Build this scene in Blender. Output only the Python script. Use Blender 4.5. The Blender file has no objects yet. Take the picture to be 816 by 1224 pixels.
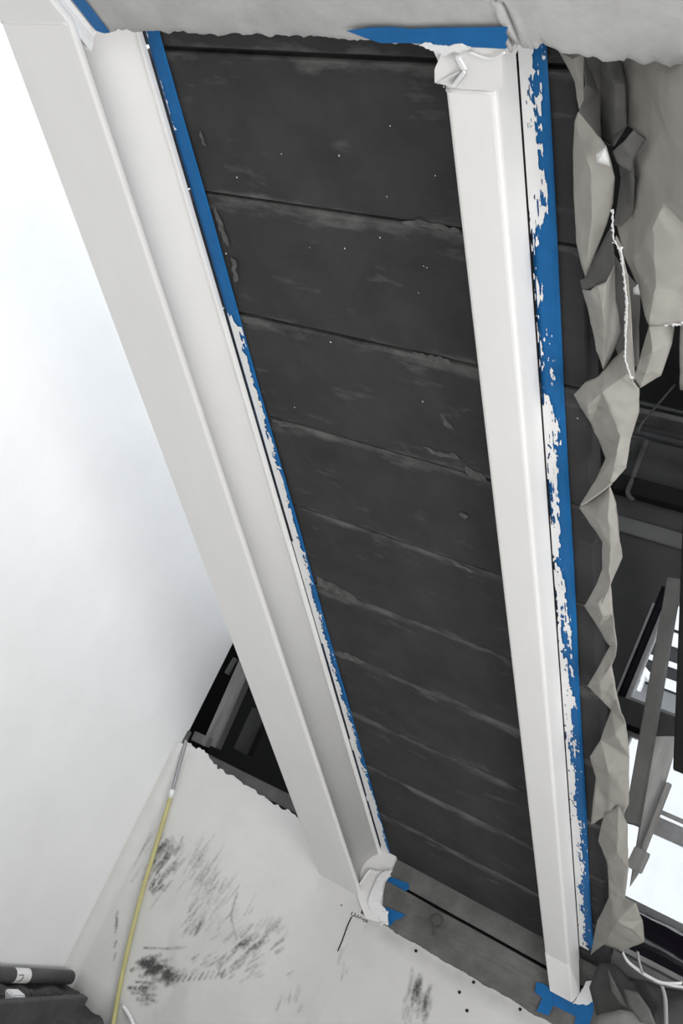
import bpy, bmesh, math, random
import numpy as np
from mathutils import Vector, Matrix
sc = bpy.context.scene
C = sc.collection
random.seed(7)
H = 1.47                                   # eye height above the floor
# ------------------------------------------------------------------ camera
R = np.array([[0.80116945, 0.41562811, 0.43057268],
              [0.27029669, 0.39057647, -0.87998732],
              [-0.53392005, 0.82140350, 0.20056322]])   # world axes as seen by the lens
F = 1249.33
cd = bpy.data.cameras.new('camera'); cam = bpy.data.objects.new('camera', cd); C.objects.link(cam)
cd.sensor_fit = 'VERTICAL'; cd.sensor_height = 36.0; cd.lens = F / 1224 * 36.0; cd.clip_start = 0.02
M3 = np.stack([R[0], -R[1], -R[2]], 1)
cam.matrix_world = Matrix([[*M3[0], 0], [*M3[1], 0], [*M3[2], H], [0, 0, 0, 1]])
sc.camera = cam
# ------------------------------------------------------------------ sky, daylight, exposure
w = bpy.data.worlds.new('world'); sc.world = w; w.use_nodes = True
bg = w.node_tree.nodes['Background']; bg.inputs[0].default_value = (0.93, 0.97, 1.0, 1); bg.inputs[1].default_value = 2.6
def area(name, loc, direction, sx, sy, power, col=(1, 1, 1)):
    l = bpy.data.lights.new(name, 'AREA'); l.shape = 'RECTANGLE'; l.size = sx; l.size_y = sy; l.energy = power; l.color = col
    o = bpy.data.objects.new(name, l); C.objects.link(o); o.location = loc
    o.rotation_euler = Vector(direction).to_track_quat('-Z', 'Y').to_euler()
    return o
area('side_daylight', (2.15, 1.2, H - .40), (-1, 0.08, 0.08), 2.6, 1.9, 112, (1.0, 0.99, 0.97))  # unseen daylight from the right; no opening is built in that wall
area('rear_fill', (0.3, -2.2, H - .35), (-0.25, 1, 0.22), 2.6, 1.6, 44, (1.0, 0.99, 0.97))  # fill added behind the camera to brighten the beam undersides
sc.view_settings.view_transform = 'Standard'; sc.view_settings.look = 'None'
sc.view_settings.exposure = 0.06; sc.view_settings.gamma = 1.0; sc.view_settings.use_curve_mapping = False
# ------------------------------------------------------------------ coordinates
PITCH = 0.4628606                          # slope of the soffit, 26.5 degrees
CA, SA = math.cos(PITCH), math.sin(PITCH)
D = 1.5                                    # eye to soffit, square to it
YW = 3.90                                  # plane of the knee wall
XL = -2.75                                 # plane of the left wall
def ray(q): return R.T @ np.array([q[0] - 408.0, q[1] - 612.0, F])
def V(p): return Vector((float(p[0]), float(p[1]), float(p[2]) + H))
def on_y(q, y): r = ray(q); return V(r * y / r[1])
def on_x(q, x): r = ray(q); return V(r * x / r[0])
def on_z(q, z): r = ray(q); return V(r * z / r[2])
NV = np.array([0, SA, CA]); SV = np.array([0, CA, -SA])
def on_n(q, n): r = ray(q); return V(r * n / (r @ NV))
def roof(x, s, n): return Vector((x, s * CA + n * SA, -s * SA + n * CA + H))
def xs_of(q, n=D):
    r = ray(q); k = n / (r @ NV); return float(r[0] * k), float((r @ SV) * k)
# ------------------------------------------------------------------ noise
def _h(ix, iy, seed):
    n = (ix.astype(np.int64) * 374761393 + iy.astype(np.int64) * 668265263 + seed * 974634777) & 0xffffffff
    n = ((n ^ (n >> 13)) * 1274126177) & 0xffffffff
    return ((n ^ (n >> 16)) & 0xffff) / 65535.0
def vnoise(x, y, seed=0):
    x = np.asarray(x, float); y = np.asarray(y, float)
    ix = np.floor(x); iy = np.floor(y); fx = x - ix; fy = y - iy
    fx = fx * fx * (3 - 2 * fx); fy = fy * fy * (3 - 2 * fy)
    a = _h(ix, iy, seed); b = _h(ix + 1, iy, seed); c = _h(ix, iy + 1, seed); d = _h(ix + 1, iy + 1, seed)
    return (a * (1 - fx) + b * fx) * (1 - fy) + (c * (1 - fx) + d * fx) * fy
def fbm(x, y, seed=0, octv=4):
    t = 0; amp = .5; s = 0
    for k in range(octv):
        t = t + amp * vnoise(np.asarray(x) * 2 ** k, np.asarray(y) * 2 ** k, seed + k); s += amp; amp *= .5
    return t / s
# ------------------------------------------------------------------ materials
def lin(v):
    v /= 255.0
    return v / 12.92 if v <= .04045 else ((v + .055) / 1.055) ** 2.4
MATS = {}
def mat(name, col, rough=.7, var=.12, scale=6.0, bump=.1, bscale=60.0, stretch=(1, 1, 1), spec=.3, metal=0.0, fine=.5, var2=None):
    if name in MATS: return MATS[name]
    m = bpy.data.materials.new(name); m.use_nodes = True; nt = m.node_tree; N = nt.nodes; L = nt.links
    b = N['Principled BSDF']; b.inputs['Roughness'].default_value = rough; b.inputs['Metallic'].default_value = metal
    b.inputs['Specular IOR Level'].default_value = spec
    tc = N.new('ShaderNodeTexCoord'); mp = N.new('ShaderNodeMapping'); mp.inputs['Scale'].default_value = stretch
    L.new(tc.outputs['Object'], mp.inputs[0])
    n1 = N.new('ShaderNodeTexNoise'); n1.inputs['Scale'].default_value = scale; n1.inputs['Detail'].default_value = 6; n1.inputs['Roughness'].default_value = fine + .12
    L.new(mp.outputs[0], n1.inputs['Vector'])
    rp = N.new('ShaderNodeValToRGB'); L.new(n1.outputs[0], rp.inputs[0])
    lo = tuple(max(0, c * (1 - var)) for c in col); hi = tuple(min(1, c * (1 + (var if var2 is None else var2))) for c in col)
    rp.color_ramp.elements[0].position = .3; rp.color_ramp.elements[1].position = .7
    rp.color_ramp.elements[0].color = (*lo, 1); rp.color_ramp.elements[1].color = (*hi, 1)
    L.new(rp.outputs[0], b.inputs['Base Color'])
    if bump > 0:
        n2 = N.new('ShaderNodeTexNoise'); n2.inputs['Scale'].default_value = bscale; n2.inputs['Detail'].default_value = 5
        L.new(mp.outputs[0], n2.inputs['Vector'])
        bp = N.new('ShaderNodeBump'); bp.inputs['Strength'].default_value = bump; bp.inputs['Distance'].default_value = .01
        L.new(n2.outputs[0], bp.inputs['Height']); L.new(bp.outputs[0], b.inputs['Normal'])
    MATS[name] = m; return m
def g(v): l = lin(v); return (l, l, l)
M_WALL = mat('white_plaster', (.88, .885, .895), .75, .03, 3, .05, 40)
M_FAR = mat('skim_plaster', (.68, .675, .66), .75, .05, 5, .08, 45)
M_COAT = mat('white_coating', (.85, .845, .84), .55, .02, 8, .06, 90, (1, .25, 1))
M_COATF = mat('white_paint', (.86, .87, .88), .6, .03, 20, .15, 200)
M_TAPE = mat('blue_tape', (.004, .125, .36), .55, .08, 30, .08, 200)
M_CONC = mat('concrete', (.46, .46, .455), .85, .16, 9, .10, 70)
M_CONC2 = mat('stone_grey', (.14, .14, .137), .85, .3, 9, .4, 50)
M_DARK = mat('dark_boarding', (.035, .035, .036), .9, .3, 6, .2, 30)
M_BAY = mat('dark_render', (.065, .065, .066), .9, .2, 3, .15, 30)
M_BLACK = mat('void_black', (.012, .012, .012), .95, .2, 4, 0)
M_TIMBER = mat('grey_timber', (.30, .295, .285), .8, .25, 5, .2, 30, (8, 8, 1))
M_TIMBER2 = mat('dark_timber', (.10, .10, .10), .85, .3, 5, .2, 30, (8, 8, 1))
M_PAPER = mat('kraft_paper', (.33, .32, .295), .7, .08, 9, .12, 25)
M_PAPER_SHADED = mat('shaded_kraft_paper', (.15, .148, .142), .75, .1, 9, .12, 25)  # shaded copy of the kraft paper, for the inner layers
M_PAPERD = mat('dark_sheet', (.10, .10, .10), .75, .2, 9, .15, 25)
M_PIPE = mat('grey_pipe', (.07, .07, .073), .45, .1, 9, .03, 60)
M_FLOOR = mat('dusty_floor', (.065, .065, .064), .95, .4, 9, .6, 40)
M_YEL = mat('yellow_cable', (.50, .47, .22), .5, .08, 12, .03, 90)
M_METAL = mat('dull_metal', (.35, .35, .36), .4, .1, 20, .05, 80, metal=.6)
M_WHITE = mat('white_plastic', (.8, .8, .8), .5, .03, 9, .02, 60)
M_INK = mat('pencil_mark', (.02, .02, .02), .8, .2, 50, 0)
M_STICK = mat('sticker_paper', (.75, .75, .74), .5, .03, 20, 0)
M_GLOSS = mat('glossy_black', (.012, .010, .016), .22, .2, 9, .25, 7, (.7, 3, 3), spec=.6)
M_FRAME = mat('frame_grey', (.32, .32, .33), .5, .12, 30, .1, 90)
M_REVEAL = mat('dark_reveal', (.010, .009, .013), .95, .2, 9, 0, 40, spec=.02)
M_FAC = mat('pale_facade', (.62, .62, .62), .8, .05, 2, 0)
M_FACD = mat('dark_facade', (.02, .02, .021), .7, .2, 2, 0)
M_FACG = mat('grey_facade', (.16, .16, .165), .7, .1, 2, 0)
def glass():
    m = bpy.data.materials.new('window_glass'); m.use_nodes = True; nt = m.node_tree; nt.nodes.clear()
    o = nt.nodes.new('ShaderNodeOutputMaterial'); t = nt.nodes.new('ShaderNodeBsdfTransparent'); gl = nt.nodes.new('ShaderNodeBsdfGlossy')
    gl.inputs['Roughness'].default_value = .02; mx = nt.nodes.new('ShaderNodeMixShader'); fr = nt.nodes.new('ShaderNodeFresnel'); fr.inputs[0].default_value = 1.45
    t.inputs[0].default_value = (.93, .94, .95, 1)
    nt.links.new(fr.outputs[0], mx.inputs[0]); nt.links.new(t.outputs[0], mx.inputs[1]); nt.links.new(gl.outputs[0], mx.inputs[2]); nt.links.new(mx.outputs[0], o.inputs[0])
    return m
M_GLASS = glass()
# the stained far wall: the stain is a stored attribute
def stained(name, src, dark, attr='stain'):
    m = src.copy(); m.name = name; nt = m.node_tree; b = nt.nodes['Principled BSDF']
    lk = [l for l in nt.links if l.to_socket == b.inputs['Base Color']][0]; srcs = lk.from_socket; nt.links.remove(lk)
    at = nt.nodes.new('ShaderNodeAttribute'); at.attribute_name = attr
    mx = nt.nodes.new('ShaderNodeMix'); mx.data_type = 'RGBA'
    nt.links.new(at.outputs['Fac'], mx.inputs[0]); nt.links.new(srcs, mx.inputs[6]); mx.inputs[7].default_value = (*dark, 1)
    nt.links.new(mx.outputs[2], b.inputs['Base Color']); return m
M_FARS = stained('smudged_plaster', M_FAR, (.035, .035, .035))
# soffit board: dust smears along the joints
def soffit_mat():
    m = mat('soffit_board', (.042, .042, .0435), .85, .22, 7, .12, 45); nt = m.node_tree; N = nt.nodes; L = nt.links; b = N['Principled BSDF']
    lk = [l for l in L if l.to_socket == b.inputs['Base Color']][0]; src = lk.from_socket; L.remove(lk)
    uv = N.new('ShaderNodeUVMap'); sep = N.new('ShaderNodeSeparateXYZ'); L.new(uv.outputs[0], sep.inputs[0])
    oi = N.new('ShaderNodeObjectInfo')
    cmb = N.new('ShaderNodeCombineXYZ'); mu = N.new('ShaderNodeMath'); mu.operation = 'MULTIPLY'; mu.inputs[1].default_value = 37
    L.new(oi.outputs['Random'], mu.inputs[0]); L.new(mu.outputs[0], cmb.inputs[2])
    sx = N.new('ShaderNodeMath'); sx.operation = 'MULTIPLY'; sx.inputs[1].default_value = 5.0; L.new(sep.outputs[0], sx.inputs[0]); L.new(sx.outputs[0], cmb.inputs[0])
    sy = N.new('ShaderNodeMath'); sy.operation = 'MULTIPLY'; sy.inputs[1].default_value = 5.5; L.new(sep.outputs[1], sy.inputs[0]); L.new(sy.outputs[0], cmb.inputs[1])
    n = N.new('ShaderNodeTexNoise'); n.inputs['Scale'].default_value = 1.3; n.inputs['Detail'].default_value = 7; n.inputs['Roughness'].default_value = .62; L.new(cmb.outputs[0], n.inputs['Vector'])
    # closeness to the joint edge, v = 0 or 1
    e1 = N.new('ShaderNodeMapRange'); e1.inputs[1].default_value = .0; e1.inputs[2].default_value = .16; e1.inputs[3].default_value = .24; e1.inputs[4].default_value = 0; L.new(sep.outputs[1], e1.inputs[0])
    e2 = N.new('ShaderNodeMapRange'); e2.inputs[1].default_value = .93; e2.inputs[2].default_value = 1.; e2.inputs[3].default_value = 0; e2.inputs[4].default_value = .16; L.new(sep.outputs[1], e2.inputs[0])
    ad = N.new('ShaderNodeMath'); ad.operation = 'ADD'; L.new(e1.outputs[0], ad.inputs[0]); L.new(e2.outputs[0], ad.inputs[1])
    ad2 = N.new('ShaderNodeMath'); ad2.operation = 'ADD'; L.new(ad.outputs[0], ad2.inputs[0]); L.new(n.outputs[0], ad2.inputs[1])
    r = N.new('ShaderNodeMapRange'); r.inputs[1].default_value = .60; r.inputs[2].default_value = .88; r.inputs[4].default_value = .62; L.new(ad2.outputs[0], r.inputs[0])
    mx = N.new('ShaderNodeMix'); mx.data_type = 'RGBA'; L.new(r.outputs[0], mx.inputs[0]); L.new(src, mx.inputs[6]); mx.inputs[7].default_value = (.21, .21, .205, 1)
    L.new(mx.outputs[2], b.inputs['Base Color']); return m
M_SOF = soffit_mat()
M_DUST = mat('lime_dust', (.105, .105, .103), .9, .45, 40, .1, 90)
# ------------------------------------------------------------------ building helpers
def obj(name, verts, faces, m, parent=None, smooth=False, kind=None):
    me = bpy.data.meshes.new(name); me.from_pydata([tuple(v) for v in verts], [], faces); me.materials.append(m); me.validate(); me.update()
    if smooth: me.polygons.foreach_set('use_smooth', [True] * len(me.polygons))
    o = bpy.data.objects.new(name, me); C.objects.link(o)
    if parent: o.parent = parent
    if kind: o['kind'] = kind
    return o
def from_bm(name, bm, m, parent=None, smooth=False, kind=None):
    bmesh.ops.recalc_face_normals(bm, faces=bm.faces)
    me = bpy.data.meshes.new(name); bm.to_mesh(me); bm.free(); me.materials.append(m)
    if smooth: me.polygons.foreach_set('use_smooth', [True] * len(me.polygons))
    o = bpy.data.objects.new(name, me); C.objects.link(o)
    if parent: o.parent = parent
    if kind: o['kind'] = kind
    return o
def tag(o, label, cat, group=None):
    o['label'] = label; o['category'] = cat
    if group: o['group'] = group
    return o
def thing(name, label, cat, loc, group=None):
    o = bpy.data.objects.new(name, None); C.objects.link(o); o.location = loc; o.empty_display_size = .05
    tag(o, label, cat, group); return o
def put(o, parent):
    """parent keeping the world place (parents are unrotated empties or meshes at the origin)"""
    o.parent = parent; o.location = o.location - parent.location; return o
def add_hexa(bm, p):
    v = [bm.verts.new(q) for q in p]
    fs = [bm.faces.new([v[i] for i in f]) for f in ((0, 1, 2, 3), (7, 6, 5, 4), (0, 4, 5, 1), (1, 5, 6, 2), (2, 6, 7, 3), (3, 7, 4, 0))]
    return v, fs
def box_pts(x0, x1, y0, y1, z0, z1):
    return [Vector(p) for p in ((x0, y0, z0 + H), (x1, y0, z0 + H), (x1, y1, z0 + H), (x0, y1, z0 + H), (x0, y0, z1 + H), (x1, y0, z1 + H), (x1, y1, z1 + H), (x0, y1, z1 + H))]
def box(name, x0, x1, y0, y1, z0, z1, m, parent=None, bev=0.0, kind=None):
    bm = bmesh.new(); add_hexa(bm, box_pts(x0, x1, y0, y1, z0, z1))
    if bev: bmesh.ops.bevel(bm, geom=list(bm.edges), offset=bev, segments=2, affect='EDGES')
    return from_bm(name, bm, m, parent, kind=kind)
def hexa(name, pts, m, parent=None, bev=0.0, kind=None, cuts=0, rough=0.0, seed=0):
    bm = bmesh.new(); add_hexa(bm, pts)
    if bev: bmesh.ops.bevel(bm, geom=list(bm.edges), offset=bev, segments=2, affect='EDGES')
    if cuts:
        bmesh.ops.subdivide_edges(bm, edges=list(bm.edges), cuts=cuts, use_grid_fill=True)
        rnd = random.Random(seed)
        for v in bm.verts: v.co += Vector((rnd.uniform(-1, 1), rnd.uniform(-1, 1), rnd.uniform(-1, 1))) * rough
    return from_bm(name, bm, m, parent, kind=kind)
def bar(name, p0, p1, wid, dep, m, parent=None, side=None, bev=.003):
    """a squared timber from p0 to p1, its first width along side"""
    p0 = Vector(p0); p1 = Vector(p1); d = (p1 - p0).normalized(); side = Vector(side or (1, 0, 0)); side = (side - d * side.dot(d)).normalized(); up = d.cross(side)
    a = side * wid / 2; b = up * dep / 2
    return hexa(name, [p0 - a - b, p0 + a - b, p0 + a + b, p0 - a + b, p1 - a - b, p1 + a - b, p1 + a + b, p1 - a + b], m, parent, bev)
def tube(name, pts, r, m, parent=None, seg=10, radii=None, flat=1.0):
    bm = bmesh.new(); pts = [Vector(p) for p in pts]; rings = []
    for i, p in enumerate(pts):
        d = (pts[min(i + 1, len(pts) - 1)] - pts[max(i - 1, 0)]).normalized()
        a = d.orthogonal().normalized() if i == 0 else (a - d * a.dot(d)).normalized()
        b = d.cross(a); rr = radii[i] if radii else r
        rings.append([bm.verts.new(p + (a * math.cos(2 * math.pi * k / seg) + b * math.sin(2 * math.pi * k / seg) * flat) * rr) for k in range(seg)])
    for i in range(len(rings) - 1):
        for k in range(seg): bm.faces.new((rings[i][k], rings[i][(k + 1) % seg], rings[i + 1][(k + 1) % seg], rings[i + 1][k]))
    bm.faces.new(rings[0][::-1]); bm.faces.new(rings[-1])
    return from_bm(name, bm, m, parent, smooth=True)
def smoothline(pts, n=6):
    P = [Vector(p) for p in pts]; out = []
    for i in range(len(P) - 1):
        a = P[max(i - 1, 0)]; b = P[i]; c = P[i + 1]; d = P[min(i + 2, len(P) - 1)]
        for k in range(n):
            t = k / n
            out.append(.5 * ((2 * b) + (c - a) * t + (2 * a - 5 * b + 4 * c - d) * t * t + (3 * b - a - 3 * c + d) * t ** 3))
    out.append(P[-1]); return out
def mask_geo(fn, u0, u1, nu, v0, v1, nv, mp):
    """the region fn(u,v) > 0 as a clean-edged surface of small polygons"""
    us = np.linspace(u0, u1, nu + 1); vs = np.linspace(v0, v1, nv + 1); U, W = np.meshgrid(us, vs, indexing='ij'); f = fn(U, W)
    verts = []; idx = {}; faces = []
    def vert(key, u, v):
        if key not in idx: idx[key] = len(verts); verts.append(mp(u, v))
        return idx[key]
    act = (f > 0); cell = act[:-1, :-1] | act[1:, :-1] | act[:-1, 1:] | act[1:, 1:]
    for i, j in zip(*np.nonzero(cell)):
        cs = ((i, j), (i + 1, j), (i + 1, j + 1), (i, j + 1)); poly = []
        for k in range(4):
            a = cs[k]; b = cs[(k + 1) % 4]; fa = f[a]; fb = f[b]
            if fa > 0: poly.append(vert(a, us[a[0]], vs[a[1]]))
            if (fa > 0) != (fb > 0):
                t = fa / (fa - fb); key = (min(a, b), max(a, b))
                poly.append(vert(key, us[a[0]] + (us[b[0]] - us[a[0]]) * t, vs[a[1]] + (vs[b[1]] - vs[a[1]]) * t))
        if len(poly) >= 3: faces.append(poly)
    return verts, faces
def polygon_slab(name, pts, thick, m, parent=None, kind=None):
    """a flat outline given real thickness along thick (a vector)"""
    pts = [Vector(p) for p in pts]; n = len(pts); t = Vector(thick)
    v = pts + [p + t for p in pts]
    f = [list(range(n)), list(range(2 * n - 1, n - 1, -1))] + [[i, (i + 1) % n, n + (i + 1) % n, n + i] for i in range(n)]
    bm = bmesh.new(); bv = [bm.verts.new(q) for q in v]
    for ff in f: bm.faces.new([bv[i] for i in ff])
    bm.normal_update(); bmesh.ops.triangulate(bm, faces=[x for x in bm.faces if len(x.verts) > 4])
    return from_bm(name, bm, m, parent, kind=kind)
def ragged(pts, step, amp, seed):
    """break a polyline into short irregular steps"""
    rnd = random.Random(seed); out = []
    for a, b in zip(pts[:-1], pts[1:]):
        a = Vector(a); b = Vector(b); L = (b - a).length; n = max(1, int(L / step)); nrm = Vector((-(b - a).y, (b - a).x)).normalized() if len(a) == 2 else None
        for k in range(n):
            p = a.lerp(b, k / n)
            out.append(p + nrm * rnd.uniform(-amp, amp))
    out.append(Vector(pts[-1])); return out

# ================================================================== THE SETTING
# left wall: skimmed boards, the nearer board stands proud by its thickness
wl = bpy.data.objects.new('wall_left', None); C.objects.link(wl); wl['kind'] = 'structure'
box('panel', XL - .12, XL, 1.93, YW + .0, -H, 1.9, M_WALL, wl)
box('panel', XL - .12, XL + .004, -2.4, 1.93, -H, 1.9, M_WALL, wl, bev=.003)
# floor
bm = bmesh.new(); nx, ny = 60, 70
grid = {}
for i in range(nx + 1):
    for j in range(ny + 1):
        x = XL - .05 + 1.0 * i / nx; y = 2.4 + (YW + .1 - 2.4) * j / ny
        grid[i, j] = bm.verts.new((x, y, .012 * float(fbm(x * 14, y * 14, 3)) + max(.115 * min(1, max(0, (XL + .22 - x) / .12)), .085 * max(0, 1 - (YW - y) / .25) * min(1, max(0, (-2.36 - x) / .15))) * (.75 + .4 * float(fbm(x * 16, y * 16, 9)))))
for i in range(nx):
    for j in range(ny): bm.faces.new((grid[i, j], grid[i + 1, j], grid[i + 1, j + 1], grid[i, j + 1]))
fl = from_bm('floor', bm, M_FLOOR, kind='structure', smooth=True)
box('slab', XL - .1, 2.3, -2.4, YW + .6, -H - .12, -H - .002, mat('pale_bounce_floor', (.62, .615, .60), .85, .08, 4, .1, 40), fl)  # unseen floor made pale to bounce light up under the beams
# knee wall with its smudges, its ragged top and dusty foot
PX = 3.2e-3
def wall_uv(q): p = on_y(q, YW); return p.x, p.z - H
STROKES = []                                # (x0,z0,x1,z1,width,strength)
rnd = random.Random(11)
def stroke(q0, q1, wd, st):
    a = wall_uv(q0); b = wall_uv(q1); STROKES.append((*a, *b, wd * PX, st))
def hatch(c, rx, ry, n, d, ln, wd, st, jit=.25):
    for k in range(n):
        t = rnd.gauss(0, .42), rnd.gauss(0, .42); cx = c[0] + rx * t[0]; cy = c[1] + ry * t[1]
        l = ln * rnd.uniform(.4, 1.2) / 2; dx = d[0] + rnd.gauss(0, jit) * .4; dy = d[1] + rnd.gauss(0, jit) * .4
        stroke((cx - dx * l, cy - dy * l), (cx + dx * l, cy + dy * l), wd * rnd.uniform(.5, 1.3), st * rnd.uniform(.3, 1))
UP = (.55, -.83)
hatch((193, 1032), 22, 30, 46, UP, 20, 2.4, .55); hatch((200, 1015), 16, 12, 26, (.7, -.6), 14, 3.5, .4)
hatch((188, 1060), 14, 10, 16, UP, 14, 1.6, .9)
hatch((240, 1035), 26, 34, 40, UP, 26, 1.6, .34); hatch((255, 1065), 26, 26, 26, UP, 22, 2.2, .28)
hatch((238, 1098), 24, 20, 26, UP, 20, 1.8, .4); hatch((225, 1110), 18, 16, 10, UP, 16, 2.4, .25)
hatch((186, 1157), 18, 9, 40, (.9, -.35), 13, 3.2, .75); hatch((203, 1166), 11, 10, 34, (.6, -.5), 11, 5, .5); hatch((178, 1150), 13, 8, 16, (.9, -.4), 13, 3.0, .9)
for k in range(18): stroke((153 + rnd.uniform(0, 30), 1168 + k * 1.9), (160 + rnd.uniform(6, 30), 1167 + k * 2.0 - rnd.uniform(-2, 2)), rnd.uniform(1.2, 3.2), rnd.uniform(.3, .95))
for k in range(9): stroke((212 + k * 6.5, 1173 - k * .6), (217 + k * 6.5, 1166 - k * .9), 1.4, rnd.uniform(.35, .9))
hatch((265, 1150), 30, 16, 26, (.75, -.6), 12, 2.0, .55); hatch((305, 1128), 34, 22, 40, (.7, -.65), 20, 1.9, .5); hatch((330, 1110), 22, 14, 16, (.6, -.75), 18, 2.2, .3)
hatch((280, 1090), 40, 24, 20, UP, 16, 1.6, .25); hatch((300, 1160), 40, 14, 20, (.8, -.5), 12, 1.6, .4)
stroke((283, 1068), (276, 1095), 1.4, .55); stroke((276, 1095), (282, 1122), 1.4, .4); stroke((286, 1058), (270, 1080), 1.2, .35)
stroke((172, 1133), (200, 1134), 1.2, .7); stroke((200, 1134), (222, 1132), 1.6, .5)
for y in (1098, 1102, 1107, 1125, 1140, 1090): stroke((138 + (1140 - y) * .05, y), (136 + (1140 - y) * .05, y + 7), 1.6, .75)
hatch((172, 1000), 10, 26, 14, UP, 24, 2.0, .25); hatch((160, 1035), 10, 20, 8, UP, 26, 1.6, .3)
hatch((497, 1182), 9, 18, 30, (.2, -1), 26, 2.2, .38); hatch((508, 1200), 8, 14, 22, (.25, -1), 20, 2.4, .5); hatch((485, 1205), 10, 14, 8, (.2, -1), 16, 2, .3)
hatch((345, 1195), 20, 12, 8, (.35, -.9), 18, 1.2, .35); hatch((410, 1160), 10, 20, 5, (.4, -.9), 18, 1.2, .35)
X0, X1, Z0, Z1, ST = XL - .0, -.55, -1.47, -.24, .0042
nu = int((X1 - X0) / ST); nv = int((Z1 - Z0) / ST)
us = np.linspace(X0, X1, nu + 1); vs = np.linspace(Z0, Z1, nv + 1)
S = np.zeros((nu + 1, nv + 1))
for x0, z0, x1, z1, wd, st in STROKES:
    m = wd * 2.2; i0 = max(0, int((min(x0, x1) - m - X0) / ST)); i1 = min(nu + 1, int((max(x0, x1) + m - X0) / ST) + 2)
    j0 = max(0, int((min(z0, z1) - m - Z0) / ST)); j1 = min(nv + 1, int((max(z0, z1) + m - Z0) / ST) + 2)
    if i1 <= i0 or j1 <= j0: continue
    U, W = np.meshgrid(us[i0:i1], vs[j0:j1], indexing='ij'); dx, dz = x1 - x0, z1 - z0; L2 = dx * dx + dz * dz + 1e-9
    t = np.clip(((U - x0) * dx + (W - z0) * dz) / L2, 0, 1); dd = np.hypot(U - x0 - t * dx, W - z0 - t * dz)
    k = np.clip(1.25 - dd / (wd * .55 + .0012) * .6, 0, 1) * st * (.55 + .9 * (vnoise(U * 160, W * 160, 5) - .3)) * np.clip(1.2 - .6 * t, 0, 1)
    S[i0:i1, j0:j1] = np.maximum(S[i0:i1, j0:j1], 0) + np.clip(k, 0, 1) * (1 - S[i0:i1, j0:j1])
U, W = np.meshgrid(us, vs, indexing='ij')
foot = np.clip((-1.27 - W) / .12, 0, 1) * np.clip((-2.35 - U) / .1, 0, 1)
S = S + (1 - S) * foot * (.25 + .5 * fbm(U * 12, W * 12, 2))
S = S + (1 - S) * .10 * np.clip((fbm(U * 9, W * 6, 21) - .55) * 6, 0, 1) * np.clip((-.75 - W) / .2, 0, 1)
S = S + (1 - S) * np.clip(1 - np.abs(W + .525 + .012 * fbm(U * 8, W * 8, 4)) / .05, 0, 1) * (U > -1.62) * .32 * fbm(U * 14, W * 20, 6)
S = np.clip(S, 0, .93)
def top_fn(U, W):
    rag = (fbm(U * 38, W * 26 + 3, 31, 5) - .5) * .034
    lineL = np.interp(U, [-2.75, -2.72, -2.64, -2.5, -2.42, -2.2, -2.1], [-.25, -.262, -.262, -.298, -.30, -.318, -.315]) + rag
    lineR = -.512 + (fbm(U * 25, W * 0 + 8, 33) - .5) * .012
    t = np.where(U < -1.66, lineL, lineR)
    return t - W
verts, faces = mask_geo(top_fn, X0, X1, nu, Z0, Z1, nv, lambda u, v: (u, YW, v + H))
wf = obj('wall_far', verts, faces, M_FARS, kind='structure')
at = wf.data.attributes.new('stain', 'FLOAT', 'POINT')
pv = np.array([(v.co.x, v.co.z - H) for v in wf.data.vertices])
ii = np.clip(np.rint((pv[:, 0] - X0) / (X1 - X0) * nu).astype(int), 0, nu); jj = np.clip(np.rint((pv[:, 1] - Z0) / (Z1 - Z0) * nv).astype(int), 0, nv)
at.data.foreach_set('value', S[ii, jj].astype(np.float32))
box('masonry_core', XL - .1, 2.3, YW + .006, YW + .30, -H, -.515, M_CONC2, wf)
bm = bmesh.new(); add_hexa(bm, box_pts(XL - .1, -1.66, YW + .006, YW + .05, -.515, -.335)); from_bm('plaster_backing', bm, M_CONC2, wf)
# plaster curves softly into the left wall corner
bm = bmesh.new(); prev = None
for k in range(9):
    t = k / 8 * math.pi / 2; r = .055
    px, py = XL + r - r * math.cos(t), YW - r + r * math.sin(t)
    row = [bm.verts.new((px - .0005, py - .0005, z + H)) for z in (-1.47, -.95, -.275)]
    if prev:
        for a in range(2): bm.faces.new((prev[a], row[a], row[a + 1], prev[a + 1]))
    prev = row
from_bm('plaster_cove', bm, M_FAR, wf, smooth=True)
# wall above the eaves opening, hidden by the beam from here
box('upper_panel', XL - .1, -1.66, YW, YW + .1, .26, 2.65, M_WALL, wf)
# pencil marks and drill holes on the wall
def ink(name, pts, r, parent, y=YW - .0006):
    cu = [on_y(q, y) for q in pts]; return tube(name, cu, r, M_INK, parent, seg=5)
ink('pencil_line', [(403.5, 1137), (409, 1124), (415, 1107), (420, 1096)], .0028, wf)
ink('pencil_note', [(421, 1090), (419.5, 1093), (421, 1095.5), (424, 1094), (424.5, 1091), (424, 1095), (426.5, 1097), (427.5, 1094), (429, 1098), (431, 1095.5), (432.5, 1099), (435, 1098), (434, 1102), (436.5, 1098.5), (436.5, 1102.5), (438.5, 1099), (438.5, 1103)], .0016, wf)
for q in ((497, 1136.5), (566, 1174), (621.5, 1206.5), (549, 1186), (558, 1208), (80, 932), (408, 1082)):
    p = on_y(q, YW - .0008); tube('drill_hole', [p, p + Vector((0, -.0015, 0))], .006 if q[0] > 450 else .003, M_INK, wf, seg=9)
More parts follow.
